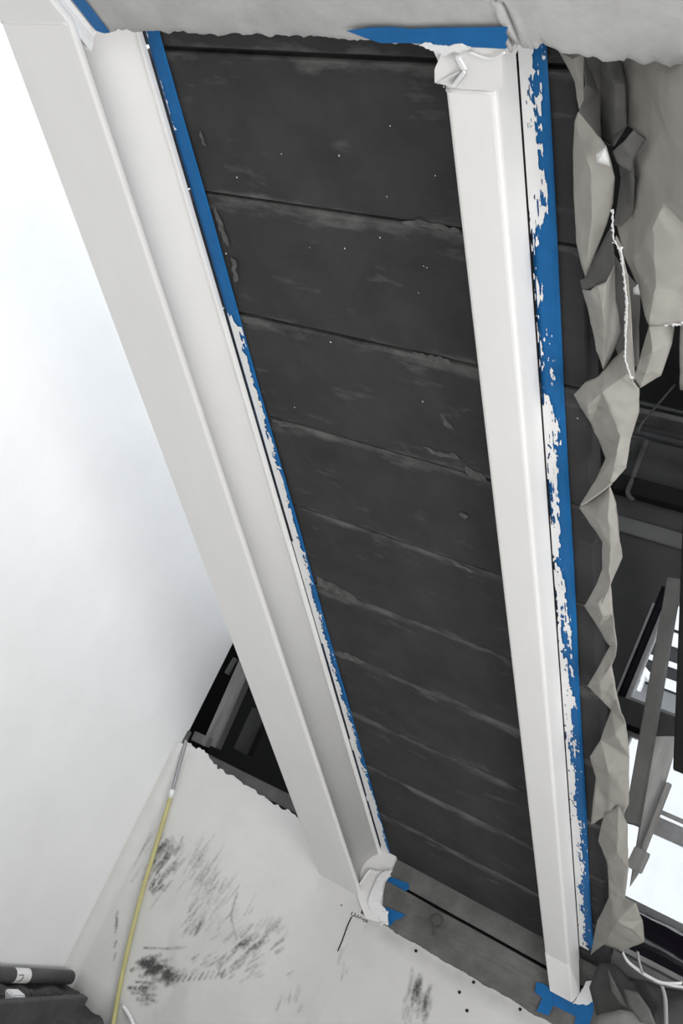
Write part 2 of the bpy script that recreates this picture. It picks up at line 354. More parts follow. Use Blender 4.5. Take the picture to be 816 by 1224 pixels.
# masonry ledge below the soffit: upper board, groove, stone course
tr = box('trim_1', -1.70, 2.2, YW + .012, YW + .2, -.355, -.20, M_CONC2, kind='structure')
hexa('trim_2', box_pts(-1.66, -.30, YW + .003, YW + .2, -.514, -.366), M_CONC2, kind='structure', cuts=14, rough=.0016, seed=3)
bm = bmesh.new()
tr2 = [o for o in C.objects if o.name == 'trim_2'][0]
cpt = on_y((522, 1101), YW + .001)
tube('scribed_mark', [cpt + Vector((.022 * math.cos(t), 0, .022 * math.sin(t))) for t in np.linspace(-1.2, 4.4, 16)] + [cpt + Vector((.008, 0, -.05))], .003, M_TIMBER2, tr2, seg=5)
for o in list(tr2.children): pass
# sloping soffit of dark boards
sof = bpy.data.objects.new('ceiling_sloped', None); C.objects.link(sof); sof['kind'] = 'structure'
PITCH_S = .3037; S00 = .597
XA, XB = -1.70, -.752
rp = random.Random(5)
plank_me = None
for k in range(-1, 10):
    s0 = S00 + PITCH_S * k + (.003 if k > -1 else 0); s1 = S00 + PITCH_S * (k + 1) - .003
    if k == -1: s0, s1 = .26, S00 - .007
    if k == 9: s1 = 3.63
    n0 = D + rp.uniform(-.0015, .0025); n1 = D + rp.uniform(-.0015, .0025)
    bm = bmesh.new()
    pts = [roof(XA, s0, n0), roof(XB, s0, n0), roof(XB, s1, n1), roof(XA, s1, n1)] + [roof(XA, s0, D + .03), roof(XB, s0, D + .03), roof(XB, s1, D + .03), roof(XA, s1, D + .03)]
    v, fs = add_hexa(bm, pts); uvl = bm.loops.layers.uv.new('UVMap')
    low = set(v[:4])
    bmesh.ops.bevel(bm, geom=[e for e in bm.edges if all(x in low for x in e.verts)], offset=.003, segments=1, affect='EDGES')
    bm.faces.ensure_lookup_table()
    for f_ in bm.faces:
        for l in f_.loops:
            y = l.vert.co.y; z = l.vert.co.z - H; s = y * CA - z * SA
            l[uvl].uv = ((l.vert.co.x - XA) / (XB - XA), (s - s0) / (s1 - s0))
    from_bm('plank', bm, M_SOF, sof)
# the build-up over the soffit, and an added wall that parts the light
hexa('deck', [roof(-1.70, .22, D + .02), roof(-.758, .22, D + .02), roof(-.758, 3.6, D + .02), roof(-1.70, 3.6, D + .02), roof(-1.70, .22, D + .06), roof(-.758, .22, D + .06), roof(-.758, 3.6, D + .06), roof(-1.70, 3.6, D + .06)], M_DARK, sof)
poly = [roof(0, .2, D + .025), roof(0, 3.66, D + .025)]
yz = [(p.y, p.z) for p in poly] + [(YW + .06, 2.6 + H), (.9, 2.6 + H)]
bm = bmesh.new(); A = [bm.verts.new((-1.69, y, z)) for y, z in yz]; B = [bm.verts.new((-1.64, y, z)) for y, z in yz]
bm.faces.new(A); bm.faces.new(B[::-1])
for i in range(4): bm.faces.new((A[i], B[i], B[(i + 1) % 4], A[(i + 1) % 4]))
from_bm('light_partition', bm, M_WALL, sof)  # unseen, added against light leaks; white to bounce onto the left wall
bm = bmesh.new(); A = [bm.verts.new((-1.6395, y, z)) for y, z in yz]; B = [bm.verts.new((-1.630, y, z)) for y, z in yz]
bm.faces.new(A); bm.faces.new(B[::-1])
for i in range(4): bm.faces.new((A[i], B[i], B[(i + 1) % 4], A[(i + 1) % 4]))
from_bm('light_block_lining', bm, M_BLACK, sof)  # added black face keeps that white side out of the bay
# flat concrete slab overhead with its broken edge
def slab_edge(x): return np.interp(x, [-1.72, -1.5, -1.1, -.9, -.79, -.74, -.68, -.6, -.54, -.3], [1.083, 1.083, 1.083, 1.090, 1.090, 1.088, 1.104, 1.106, 1.108, 1.11])
xsn = np.concatenate([np.arange(-1.70, -.86, .006), np.arange(-.86, -.73, .0022), np.arange(-.73, .3, .006)])
edge = slab_edge(xsn) + (fbm(xsn * 55, xsn * 0, 12, 5) - .5) * np.where(xsn > -.8, .028, .014)
def crack_x(y): return -.795 + .02 * np.sin(y * 38) - .012 * (y - 1.08) + (vnoise(y * 90, y * 0, 3) - .5) * .012
rows = []
bm = bmesh.new()
ys = np.concatenate([np.linspace(-2.3, .55, 8), np.linspace(.6, .8, 10), np.linspace(.81, 1.02, 42)])
cols = []
for i, x in enumerate(xsn):
    e = float(edge[i]); col = []
    for y in list(ys) + [e - .045, e - .03, e - .018, e - .009, e - .003]:
        d = abs(x - float(crack_x(y))); wv = .3 + 1.4 * float(vnoise(x * 120, y * 120, 17)); dep = max(0, .011 * (1 - d / (.006 * wv))) if y > .75 else 0
        rim = max(0, 1 - (e - y) / .022); lump = .0006 * (float(vnoise(x * 40, y * 40, 8)) - .5) + .005 * rim * float(vnoise(x * 130, y * 130, 4)) + .004 * rim ** 3
        ridge = .005 * wv * max(0, 1 - abs(d - .011) / .009) * float(vnoise(x * 60, y * 45, 19)) if y > .75 else 0
        col.append(bm.verts.new((x, y, H + 1.0 + dep + lump - ridge)))
    col.append(bm.verts.new((x, e, H + 1.009))); col.append(bm.verts.new((x, e + .003, H + 1.05))); col.append(bm.verts.new((x, e + .004, H + 1.2)))
    cols.append(col)
for a, b in zip(cols[:-1], cols[1:]):
    for k in range(len(a) - 1): bm.faces.new((a[k], b[k], b[k + 1], a[k + 1]))
ce = from_bm('ceiling', bm, M_CONC, kind='structure', smooth=True)
box('slab_body', -1.70, 2.3, -2.4, 1.07, 1.02, 1.25, M_CONC, ce); box('slab_body', XL - .1, -1.70, -2.4, .9, 1.1, 1.25, M_CONC, ce)
# room behind and to the right
box('wall_right', 2.2, 2.3, -2.4, 5.2, -H, 2.6, M_WALL, kind='structure')
cb_ = box('ceiling_bay', -1.66, 2.3, 1.0, 3.9, 2.6, 2.7, M_BLACK, kind='structure'); box('roof_panel', XL - .6, 2.3, 3.9, 5.3, 2.6, 2.7, M_BLACK, cb_)
box('wall_rear', XL - .1, 2.3, -2.4, -2.3, -H, 1.25, M_WALL, kind='structure')
# eaves void behind the knee wall, left bay; panels coloured black for its shade
ev = bpy.data.objects.new('wall_eaves', None); C.objects.link(ev); ev['kind'] = 'structure'
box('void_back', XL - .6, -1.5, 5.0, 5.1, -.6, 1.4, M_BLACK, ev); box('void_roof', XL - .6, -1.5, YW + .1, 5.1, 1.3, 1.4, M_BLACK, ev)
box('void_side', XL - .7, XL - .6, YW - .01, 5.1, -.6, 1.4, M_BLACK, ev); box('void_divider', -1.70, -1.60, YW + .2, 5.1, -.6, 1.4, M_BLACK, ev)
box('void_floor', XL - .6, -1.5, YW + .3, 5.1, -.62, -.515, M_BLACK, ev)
# window wall of the right bay
YB = 4.4
wb = bpy.data.objects.new('wall_bay', None); C.objects.link(wb); wb['kind'] = 'structure'
TH = .10
u0, u1, v0, v1 = -.276 * YB, -.25, .1605 * YB, .277 * YB        # upper window
l0, l1, b0, b1 = -.262 * YB, -.25, -.012 * YB, .138 * YB         # lower window
box('panel', -1.66, u0, YB, YB + TH, -H, .44 * YB, M_BAY, wb); box('panel', u0, 2.3, YB, YB + TH, v1, .44 * YB, M_BAY, wb)
box('panel', u0, u1, YB, YB + TH, b1, v0, M_BAY, wb); box('panel', u1, 2.3, YB, YB + TH, -H, v1, M_BAY, wb); box('panel', u0, u1, YB, YB + TH, -H, b0, M_BAY, wb)
box('panel', u0, l0, YB, YB + TH, b0, b1, M_BAY, wb)
box('picture_rail', -1.66, 2.3, YB - .025, YB, .317 * YB, .333 * YB, mat('grey_render', (.14, .14, .142), .9, .15, 5, .1, 40), wb, bev=.004)
box('panel', XL - .6, 2.3, YB + .75, YB + .85, .4 * YB, 2.7, M_BLACK, wb); box('panel', -1.7, 2.3, YB + TH, YB + .7, .438 * YB, .44 * YB, M_BLACK, wb)  # panels closing the void above, black in place of its shade
def window(name, x0, x1, z0, z1, fw, bars_x, bars_z):
    yf = YB + TH - .005
    wn = bpy.data.objects.new(name, None); C.objects.link(wn); wn['kind'] = 'structure'
    for a in ((x0, x0 + .012, YB + .004, yf, z0, z1), (x0 + .012, x1, YB + .004, yf, z1 - .012, z1)): box('reveal', *a, M_REVEAL, wn)
    for a in ((x0 + .002, x0 + fw, yf, yf + .05, z0, z1), (x1 - fw, x1, yf, yf + .05, z0, z1), (x0 + fw, x1 - fw, yf, yf + .05, z0, z0 + fw), (x0 + fw, x1 - fw, yf, yf + .05, z1 - fw, z1)): box('frame', *a, M_FRAME, wn, bev=.003)
    for b in bars_x: box('glazing_bar', b - .008, b + .008, yf + .004, yf + .046, z0 + fw, z1 - fw, M_FRAME, wn)
    for b in bars_z: box('glazing_bar', x0 + fw, x1 - fw, yf + .005, yf + .045, b - .008, b + .008, M_FRAME, wn)
    box('pane', x0 + fw * .5, x1 - fw * .5, yf + .022, yf + .026, z0 + fw * .5, z1 - fw * .5, M_GLASS, wn)
    return wn
window('window_1', u0, u1, v0, v1, .028, [], [])
w2 = window('window_2', l0, l1, b0, b1, .03, [], [.077 * YB])
box('transom', l0 + .03, l1 - .03, YB + TH, YB + TH + .06, .056 * YB, .072 * YB, M_FRAME, w2, bev=.004)
box('bead', u0 - .007, u0 + .002, YB - .006, YB, v0, v1 * .93, M_FRAME, [o for o in C.objects if o.name == 'window_1'][0])

# ================================================================== STEEL
def sweep(name, prof, path, m, parent, cap=True, smooth=False):
    """prof: [(x, off)] closed; path: list of (y0,z0,ny,nz): each profile point goes to (x, y0+off*ny, z0+off*nz)"""
    bm = bmesh.new(); rings = []
    for y0, z0, ny, nz in path: rings.append([bm.verts.new((x, y0 + o * ny, z0 + o * nz + H)) for x, o in prof])
    n = len(prof)
    for a, b in zip(rings[:-1], rings[1:]):
        for k in range(n): bm.faces.new((a[k], a[(k + 1) % n], b[(k + 1) % n], b[k]))
    if cap: bm.faces.new(rings[0]); bm.faces.new(rings[-1][::-1])
    return from_bm(name, bm, m, parent, smooth=smooth)
def path_sloped(n_base, y_end, kink_y=None, s_start=None, y_near=-1.5):
    """stations along a line at n = n_base; off counts away from the room; ends flush with the wall plane Y = y_end"""
    out = []
    s = (y_end - n_base * SA) / CA                       # a point at Y=y_end moves along the slope as off grows
    out.append((y_end, -s * SA + n_base * CA, 0.0, CA + SA * SA / CA))
    if kink_y is not None:
        s = (kink_y - n_base * SA) / CA; z = -s * SA + n_base * CA
        half = PITCH / 2; k = 1 / math.cos(half)
        out.append((kink_y, z, math.sin(half) * k, math.cos(half) * k)); out.append((y_near, z, 0, 1.0))
    else:
        out.append((s_start * CA + n_base * SA, -s_start * SA + n_base * CA, SA, CA))
    return out
NB = 1.324; KY = 1.028
FX0, FX1 = -1.886, -1.681; DEP = D - .006 - NB; TF = .017
beam = thing('steel_beam', 'large cranked white coated steel beam along the white wall, wider of the two', 'beam', Vector((-1.78, YW, -.55 + H)))
def rnd_rect(x0, x1, o0, o1, r, seg=3):
    out = []
    for cx, co, a0 in ((x0 + r, o0 + r, math.pi), (x1 - r, o0 + r, 1.5 * math.pi), (x1 - r, o1 - r, 0), (x0 + r, o1 - r, .5 * math.pi)):
        for k in range(seg + 1):
            t = a0 + k / seg * math.pi / 2; out.append((cx + r * math.cos(t), co + r * math.sin(t)))
    return out
P = path_sloped(NB, YW, KY)
put(sweep('lower_flange', rnd_rect(FX0, FX1, 0, TF, .006), P, M_COAT, None), beam)
put(sweep('upper_flange', rnd_rect(FX0, FX1, DEP - TF, DEP, .005), P, M_COAT, None), beam)
wx0 = -1.800; rr = .058
prof = [(FX1 - .003 - .040 * math.sin(math.pi * k / 18) ** .75, TF - .002 + (DEP - 2 * TF + .004) * k / 18) for k in range(19)]
for cx, co, a0, a1 in ((wx0 - rr, DEP - TF + .002 - rr, math.pi / 2, 0), (wx0 - rr, TF - .002 + rr, 0, -math.pi / 2)):
    prof += [(cx + rr * math.cos(a0 + (a1 - a0) * k / 9), co + rr * math.sin(a0 + (a1 - a0) * k / 9)) for k in range(10)]
put(sweep('web', prof, P, M_COAT, None, smooth=True), beam)
# coating that fills the cranked end and stops in a broken edge
bm = bmesh.new(); rl = random.Random(4)
zf = -((KY - NB * SA) / CA) * SA + NB * CA + TF * .7
ring0 = None
cut = [(1.098, zf - .012), (1.094, zf), (1.086, zf + .012), (1.082, zf + .024), (1.068, zf + .034), (1.060, zf + .05), (1.05, zf + .09)]
A = [bm.verts.new((FX1 - .03, y - .02, z + H)) for y, z in cut]; B = [bm.verts.new((FX1 - .001 + rl.uniform(-.002, .001), y + rl.uniform(-.003, .003), z + H)) for y, z in cut]
E_ = [bm.verts.new((FX1 + .0005, -1.2, z + H)) for y, z in cut]
for k in range(len(cut) - 1): bm.faces.new((A[k], B[k], B[k + 1], A[k + 1])); bm.faces.new((B[k], E_[k], E_[k + 1], B[k + 1]))
put(from_bm('coating_fill', bm, M_COATF, None), beam)
bm = bmesh.new()
pts = [(FX0 + .002, KY), (FX1 - .004, KY)]
zk = -((KY - NB * SA) / CA) * SA + NB * CA
put(tube('weld_bead', [Vector((x, KY + .001 * math.sin(x * 30), zk + H + .001)) for x in np.linspace(FX0 + .004, FX1 - .006, 14)], .0035, M_COAT, None, seg=8), beam)
# end plate and its lumpy coating at the wall
ep = [(425, 1064), (440, 1040.5), (443, 1039), (455, 1041), (466, 1046), (459, 1052), (456, 1068), (455, 1081), (462, 1089), (463, 1106), (448, 1101), (437, 1098), (430, 1080)]
plate = polygon_slab('end_plate', [on_y(q, YW - .014) for q in ep], (0, .016, 0), M_COAT); put(plate, beam)
put(box('plate_back', -1.74, -1.615, YW - .004, YW + .012, -.45, -.262, M_COAT), beam)
put(tube('plate_lip', smoothline([on_y(q, YW - .016) for q in ((426, 1062), (434, 1050), (441, 1040.5), (445, 1040), (452, 1042))], 4), .0028, M_COATF, None, seg=8), beam)
rl = random.Random(9)
band_o = [(469, 1040), (464, 1049), (460, 1050), (456, 1060), (457, 1068), (455, 1081), (462, 1089), (463, 1096), (464, 1105)]
band_i = [(459, 1102), (450, 1095), (443, 1089), (439, 1081), (442, 1070), (446, 1060), (450, 1049), (458, 1042)]
bm = bmesh.new(); pts_ = ragged(band_o, 3, .9, 3) + ragged(band_i, 3, .8, 4)
lo = [bm.verts.new(on_y(q, YW - .016)) for q in pts_]; hi = [bm.verts.new(on_y((q[0] + rl.uniform(-.5, .5), q[1] + rl.uniform(-.5, .5)), YW - .022)) for q in pts_]
bm.faces.new(hi)
for k in range(len(lo)): bm.faces.new((lo[k], lo[(k + 1) % len(lo)], hi[(k + 1) % len(lo)], hi[k]))
bm.normal_update(); bmesh.ops.triangulate(bm, faces=list(bm.faces))
for k in range(60):
    t = rl.random() * (len(band_o) - 1); i = int(t); fr = t - i
    q = (band_o[i][0] * (1 - fr) + band_o[i + 1][0] * fr - rl.uniform(0, 9), band_o[i][1] * (1 - fr) + band_o[i + 1][1] * fr)
    bmesh.ops.create_icosphere(bm, subdivisions=1, radius=rl.uniform(.003, .007), matrix=Matrix.Translation(on_y(q, YW - .02)) @ Matrix.Diagonal((1, .6, 1.2, 1)))
put(from_bm('coating_lumps', bm, M_COATF, None), beam)
# smaller box section
N2 = 1.418; BX0, BX1 = -.9415, -.849
b2 = thing('box_beam', 'narrow white coated box section beam under the dark soffit, beside the hanging paper', 'beam', Vector((-.895, YW, -.45 + H)))
P2 = path_sloped(N2, YW - .004, s_start=.46)
# lightly wavy coated skin: subdivide along
def lerp_path(P, n): return [tuple(P[0][i] + (P[1][i] - P[0][i]) * k / n for i in range(4)) for k in range(n + 1)]
put(sweep('box_section', rnd_rect(BX0, BX1, 0, D - .004 - N2, .009), lerp_path(P2, 40), M_COAT, None), b2)
# flat head of the box section at the slab edge
hp = [(-.951, 1.152), (-.951, 1.160), (-.826, 1.167), (-.795, 1.165)]
bm = bmesh.new()
lowz, topz = .992, 1.06
loop = [(-.952, 1.156), (-.900, 1.164), (-.838, 1.166), (-.824, 1.155), (-.800, 1.10), (-.796, 1.06), (-.885, 1.06), (-.915, 1.095), (-.940, 1.125)]
A = [bm.verts.new((x, y, lowz + H + (.006 if i in (5, 6, 7) else 0))) for i, (x, y) in enumerate(loop)]; B = [bm.verts.new((x + (.012 if x < -.86 else -.012), y - .002, lowz + .014 + H)) for x, y in loop]
bm.faces.new(A); bm.faces.new(B[::-1])
for k in range(len(loop)): bm.faces.new((A[k], A[(k + 1) % len(loop)], B[(k + 1) % len(loop)], B[k]))
bmesh.ops.bevel(bm, geom=[e for e in bm.edges], offset=.003, segments=2, affect='EDGES')
put(from_bm('bearing_plate', bm, M_COAT, None, smooth=False), b2)
put(box('head_block', -.930, -.842, 1.06, 1.168, 1.0, 1.09, M_COAT), b2)
put(bar('filler_strip', on_z((546, 66), .989), on_z((556, 84), .989), .013, .006, M_COATF), b2)
put(bar('filler_strip', on_z((556, 84), .988), on_z((541, 103), .988), .010, .006, M_COATF), b2)
put(tube('coating_ridge', smoothline([on_z((560, 62), .991), on_z((585, 70), .991), on_z((603, 62), .991)], 5), .0022, M_COAT, None, seg=8), b2)
put(tube('coating_ridge', smoothline([on_z((523, 99), .9915), on_z((545, 88), .991), on_z((556, 85), .991)], 5), .002, M_COAT, None, seg=8), b2)
put(tube('weld_bead', [roof(x, .606, N2 + .0015) for x in np.linspace(BX0 + .004, BX1 - .004, 6)], .004, M_COAT, None, seg=8), b2)

def under(x, y): s_ = (y - N2 * SA) / CA; return roof(x, s_, N2)
def upper(x, y): s_ = (y - 1.49 * SA) / CA; return roof(x, s_, 1.49)
put(hexa('foot', [under(BX0, 3.79), under(BX1, 3.79), on_y((684, 1200), YW - .012), on_y((656, 1185), YW - .012), upper(BX0, 3.86), upper(BX1, 3.86), on_y((694, 1187), YW - .002), on_y((664, 1174), YW - .002)], M_COAT, None, .004), b2)
sk = polygon_slab('coating_skirt', [on_y((q[0], q[1]), YW - .012) for q in ragged([(684, 1200), (694, 1186), (700, 1173), (706, 1172), (713, 1179), (718, 1183), (711, 1188), (709, 1197), (700, 1201), (684, 1200)], 3, .8, 12)[:-1]], (0, .014, 0), M_COATF)
put(sk, b2)
# ================================================================== MASKING TAPE AND PAINT
def tape_strip(name, x0, x1, s0, s1, label, n=D, cells=(70, 4), seed=0):
    verts, faces = [], []; a, b = cells
    for i in range(a + 1):
        for j in range(b + 1):
            s = s0 + (s1 - s0) * i / a; t = j / b
            verts.append(roof(x0 + (x1 - x0) * t + .001 * math.sin(s * 7 + seed), s, n - .0025 - .0012 * float(vnoise(s * 9, t * 3, seed))))
    for i in range(a):
        for j in range(b): q = i * (b + 1) + j; faces.append((q, q + 1, q + b + 2, q + b + 1))
    o = obj(name, verts, faces, M_TAPE, smooth=True); md = o.modifiers.new('thick', 'SOLIDIFY'); md.thickness = .0007; md.offset = -1
    return tag(o, label, 'tape', 'blue masking tape')
# long tape beside the large beam
t1 = tape_strip('masking_tape', -1.679, -1.6385, .52, 3.60, 'long blue masking tape on the dark soffit beside the large beam', seed=1)
def smear_L(S_, T):   # S_ along, T across 0 (beam) .. 1
    cov = np.interp(S_, [.5, .54, .62, .85, 1.0, 1.19, 1.24, 1.32, 1.5, 1.7, 1.9, 2.2, 2.6, 3.0, 3.3, 3.6], [.36, .12, .10, -.2, -.25, -.2, .85, .62, .72, .74, .8, .62, .62, .8, .85, 1.0])
    nz = (fbm(S_ * 20, T * 3.2, 41, 5) - .5) * 1.4 + (fbm(S_ * 120, T * 7, 45, 4) - .5) * 1.1
    gap = np.where((T < .16) & (fbm(S_ * 6, T * 0, 51) > .45), -.9, 0)
    return np.minimum(cov - T + nz * .62, .6) + gap
v_, f_ = mask_geo(smear_L, 0.52, 3.60, 1500, 0, 1.02, 30, lambda s, t: roof(-1.680 + .0405 * t, s, D - .0062))
sm = obj('paint_smear', v_, f_, M_COATF, t1); sm['label'] = 'ragged white paint dragged over the tape'
# right-hand tape
t2 = tape_strip('masking_tape', -.8475, -.7985, .545, 3.52, 'long blue masking tape on the dark soffit right of the box beam', seed=2)
def smear_R(S_, T):
    cov = np.interp(S_, [.54, .6, .66, .72, .79, .85, .88, .95, 1.05, 1.15, 1.21, 1.26, 1.36, 1.5, 1.62, 1.75, 1.95, 2.3, 2.6, 3.0, 3.5], [.55, .62, .5, .55, .70, .55, .2, .28, .34, .40, .12, .56, .5, .30, .38, .5, .46, .44, .5, .52, .55])
    nz = (fbm(S_ * 16, T * 3.0, 61, 5) - .5) * 1.5 + (fbm(S_ * 12, T * 22, 65, 3) - .5) * .9 + (fbm(S_ * 90, T * 8, 68, 4) - .5) * 1.15
    bare = np.where(T < .10, -.25, 0) * (S_ < 1.9)
    dots = np.where(fbm(S_ * 40, T * 5, 77, 3) > .84, .5, 0)
    return cov * .8 - T * .9 + nz * .62 + bare + dots
v_, f_ = mask_geo(smear_R, .545, 3.52, 1700, 0, 1.0, 40, lambda s, t: roof(-.8475 + .049 * t, s, D - .0062))
sm = obj('paint_smear', v_, f_, M_COATF, t2); sm['label'] = 'patchy white paint dragged over the tape'
def tape_poly(name, pts, thick, label):
    return tag(polygon_slab(name, pts, thick, M_TAPE), label, 'tape', 'blue masking tape')
# tape along the slab against the large beam
zt = .9965
tape_poly('masking_tape', [(-1.676, .55, zt + H), (-1.632, .55, zt + H), (-1.634, .85, zt + H), (-1.636, 1.078, zt + H), (-1.655, 1.080, zt + H), (-1.672, 1.074, zt + H), (-1.669, .9, zt + H)], (0, 0, .0007), 'short blue tape on the concrete slab underside against the large beam')
# tape along the slab edge over the box beam
tp = [(414, 37), (440, 33.5), (468, 32.5), (492, 35), (520, 33.5), (560, 33), (607, 32.5), (604, 40), (607, 45), (604, 52), (605, 58.5), (575, 57), (548, 56), (520, 53), (490, 51.5), (455, 51.5), (438, 46)]
t3 = tape_poly('masking_tape', [on_z(q, .992) for q in tp], (0, 0, .0007), 'torn blue tape across the concrete slab edge above the box beam')
ps = ragged([(500, 54), (507, 51), (520, 54), (535, 55), (548, 52), (562, 56), (560, 60), (540, 63), (530, 66), (515, 60), (500, 55)], 3, 1.2, 6)
sm = polygon_slab('paint_smear', [on_z(q, .9905) for q in ps[:-1]], (0, 0, .001), M_COATF, t3)
# tape around the foot of the large beam and of the box beam
YT = YW - .004
tape_poly('masking_tape', [on_y(q, YT + .012) for q in [(457, 1047), (463, 1048), (472, 1050), (488, 1056), (489, 1062), (483, 1067), (470, 1063), (459, 1060), (461, 1054)]], (0, .0008, 0), 'small paint-flecked blue tape at the foot of the large beam, upper of two')
tape_poly('masking_tape', [on_y(q, YT) for q in [(455, 1083), (463, 1085), (484, 1093), (479, 1098), (472, 1100), (466, 1107), (460, 1104), (462, 1094)]], (0, .0008, 0), 'small blue tape flag at the foot of the large beam, lower of two')
tape_poly('masking_tape', [on_y(q, YT - .002) for q in [(640.6, 1174), (650, 1176), (658, 1181), (660, 1190), (661, 1202), (655, 1214), (641, 1209), (648, 1193), (639, 1186)]], (0, .0008, 0), 'upright piece of blue tape left of the foot of the box beam')
tape_poly('masking_tape', [on_y(q, YT) for q in [(654, 1180), (668, 1188), (684, 1197), (709, 1197), (709, 1209), (704, 1226), (686, 1226), (688, 1215), (674, 1208), (661, 1202), (655, 1196)]], (0, .0008, 0), 'long piece of blue tape across the wall under the box beam')
tape_fleck = bmesh.new(); rl = random.Random(15)

# paint specks and lime patches on the soffit
bm = bmesh.new()
for q in [(283, 212), (270, 303), (336, 184), (462, 235), (395, 409), (500, 350), (420, 789), (436, 930), (352, 487), (412, 297), (454, 284), (370, 296), (405, 186), (510, 320), (520, 210), (505, 480), (690, 500)] + [(rl.uniform(260, 540), rl.uniform(100, 420)) for _ in range(4)]:
    c = on_n(q, D - .003); r = rl.uniform(.0009, .0022); k = rl.randint(5, 7)
    vs_ = [bm.verts.new(c + Vector((math.cos(2 * math.pi * i / k) * r * rl.uniform(.6, 1.3), CA * math.sin(2 * math.pi * i / k) * r, -SA * math.sin(2 * math.pi * i / k) * r))) for i in range(k)]
    bm.faces.new(vs_)
from_bm('paint_flecks', bm, M_COATF, sof, kind='stuff')
def patch_mesh(bm, pts, seed):
    pp = ragged(pts + [pts[0]], 5, 1.6, seed)[:-1]; f = bm.faces.new([bm.verts.new(on_n(q, D - .0022)) for q in pp]); bm.normal_update(); bmesh.ops.triangulate(bm, faces=[f])
bm = bmesh.new()
PATCH = [[(479, 264), (500, 262), (520, 267), (548, 274), (549, 279), (520, 274), (490, 270)], [(256, 246), (262, 258), (272, 284), (274, 294), (268, 288), (260, 268)], [(276, 306), (281, 312), (284, 334), (280, 338), (277, 322)],
         [(291, 377), (303, 379), (312, 385), (300, 388), (292, 384)], [(492, 419), (505, 423), (530, 428), (548, 437), (530, 437), (510, 431), (494, 426)], [(525, 494), (533, 498), (541, 514), (535, 512), (528, 503)],
         [(505, 533), (520, 540), (545, 543), (549, 549), (538, 549), (515, 543)], [(324, 500), (335, 503), (354, 510), (340, 511), (326, 505)], [(378, 690), (395, 697), (412, 706), (432, 718), (425, 720), (400, 709), (379, 700)],
         [(550, 612), (560, 618), (556, 620), (549, 616)], [(403, 778), (420, 783), (438, 793), (430, 795), (406, 785)], [(555, 558), (575, 566), (583, 577), (560, 570)], [(238, 157), (242, 165), (245, 176), (241, 172)], [(540, 668), (556, 678), (575, 686), (560, 684), (540, 674)]]
for i, p in enumerate(PATCH): patch_mesh(bm, p, 20 + i)
from_bm('lime_smears', bm, M_DUST, sof, kind='stuff')

# ================================================================== EAVES VOID TIMBERS
def b4(q0, q1, y, wid, dep, m, parent=None):
    return bar('timber_stud', on_y(q0, y), on_y(q1, y), wid, dep, m, parent, side=(1, 0, 0))
o = b4((253, 892), (297, 792), YW + .16, .078, .05, mat('eaves_timber', (.15, .148, .143), .85, .25, 5, .2, 30, (8, 8, 1))); tag(o, 'pale sawn timber stud standing in the dark triangular eaves opening', 'stud')
o = b4((290, 900), (313, 850), YW + .30, .085, .05, mat('darker_timber', (.03, .03, .03), .9, .3, 6, .2, 30)); o.data = o.data; tag(o, 'dark timber stud behind the paler one in the eaves opening', 'stud')  # darkest of the eaves timber tones
o = b4((273, 807), (284, 788), YW + .2, .034, .04, mat('darker_timber', (.03, .03, .03))); o.name = 'timber_batten'; tag(o, 'short dark batten end near the peak of the eaves opening', 'batten')
o = bar('wall_plate', on_y((222, 895), YW + .10), on_y((372, 975), YW + .10), .05, .06, mat('darker_timber', (.03, .03, .03)), side=(0, 0, 1)); tag(o, 'dark timber plate lying on the far wall under the studs', 'plank')
o = bar('timber_offcut', on_y((233, 880), YW + .06), on_y((250, 888), YW + .06), .042, .04, mat('eaves_timber', (.15, .148, .143)), side=(0, 0, 1)); tag(o, 'small pale timber offcut at the left end of the wall plate', 'offcut')
o = bar('timber_batten', on_y((228, 900), YW + .035), on_y((372, 972), YW + .035), .055, .05, mat('mid_timber', (.085, .085, .083), .85, .3, 6, .2, 30), side=(0, 0, 1)); tag(o, 'grey batten along the broken top edge of the white wall', 'batten')

# ================================================================== CABLE, PIPE, BOARD, FLOOR DEBRIS
yc = YW - .016
cb = thing('conduit', 'thin yellow cable with grey upper end running down the wall corner', 'cable', on_y((135, 1235), yc))
put(tube('grey_section', smoothline([on_y(q, YW + .0 if i == 0 else yc) for i, q in enumerate([(223, 881), (219, 898), (212, 922), (205.5, 948)])], 5), .0078, M_METAL), cb)
put(tube('coupling', [on_y((206, 944), yc), on_y((203.5, 954), yc)], .0105, M_WHITE), cb)
put(tube('yellow_section', smoothline([on_y(q, yc) for q in [(204, 952), (195, 982), (183, 1022), (171, 1062), (160, 1104), (151, 1142), (143, 1180), (137, 1214), (134, 1236)]], 6), .0098, M_YEL, None, flat=.75), cb)
o = bar('timber_batten', on_y((219.5, 888), YW - .006), on_y((227, 874), YW - .006), .022, .012, M_TIMBER2); o.name = 'bracket'; tag(o, 'small dark bracket holding the grey cable end at the eaves opening', 'bracket')
pz = -1.318
pp = thing('waste_pipe', 'dark grey pipe lying along the foot of the white wall', 'pipe', Vector((XL + .045, 3.4, pz + H)))
put(tube('pipe_body', [(XL + .045, y, pz + H) for y in (2.9, 3.3, 3.6, 3.86)], .028, M_PIPE, None, seg=18), pp)
put(tube('socket', [(XL + .046, y, pz + H) for y in (2.9, 3.41)], .034, mat('pale_pipe', (.10, .10, .103), .5, .1, 9, .03, 60), None, seg=18), pp)
bm = bmesh.new(); ys_ = (3.50, 3.585); rows = []
for y in ys_: rows.append([bm.verts.new((XL + .045 + .0292 * math.cos(t), y, pz + H + .0292 * math.sin(t))) for t in np.linspace(-1.3, 1.6, 10)])
for k in range(9): bm.faces.new((rows[0][k], rows[0][k + 1], rows[1][k + 1], rows[1][k]))
stk = from_bm('sticker', bm, M_STICK, None, smooth=True); put(stk, pp)
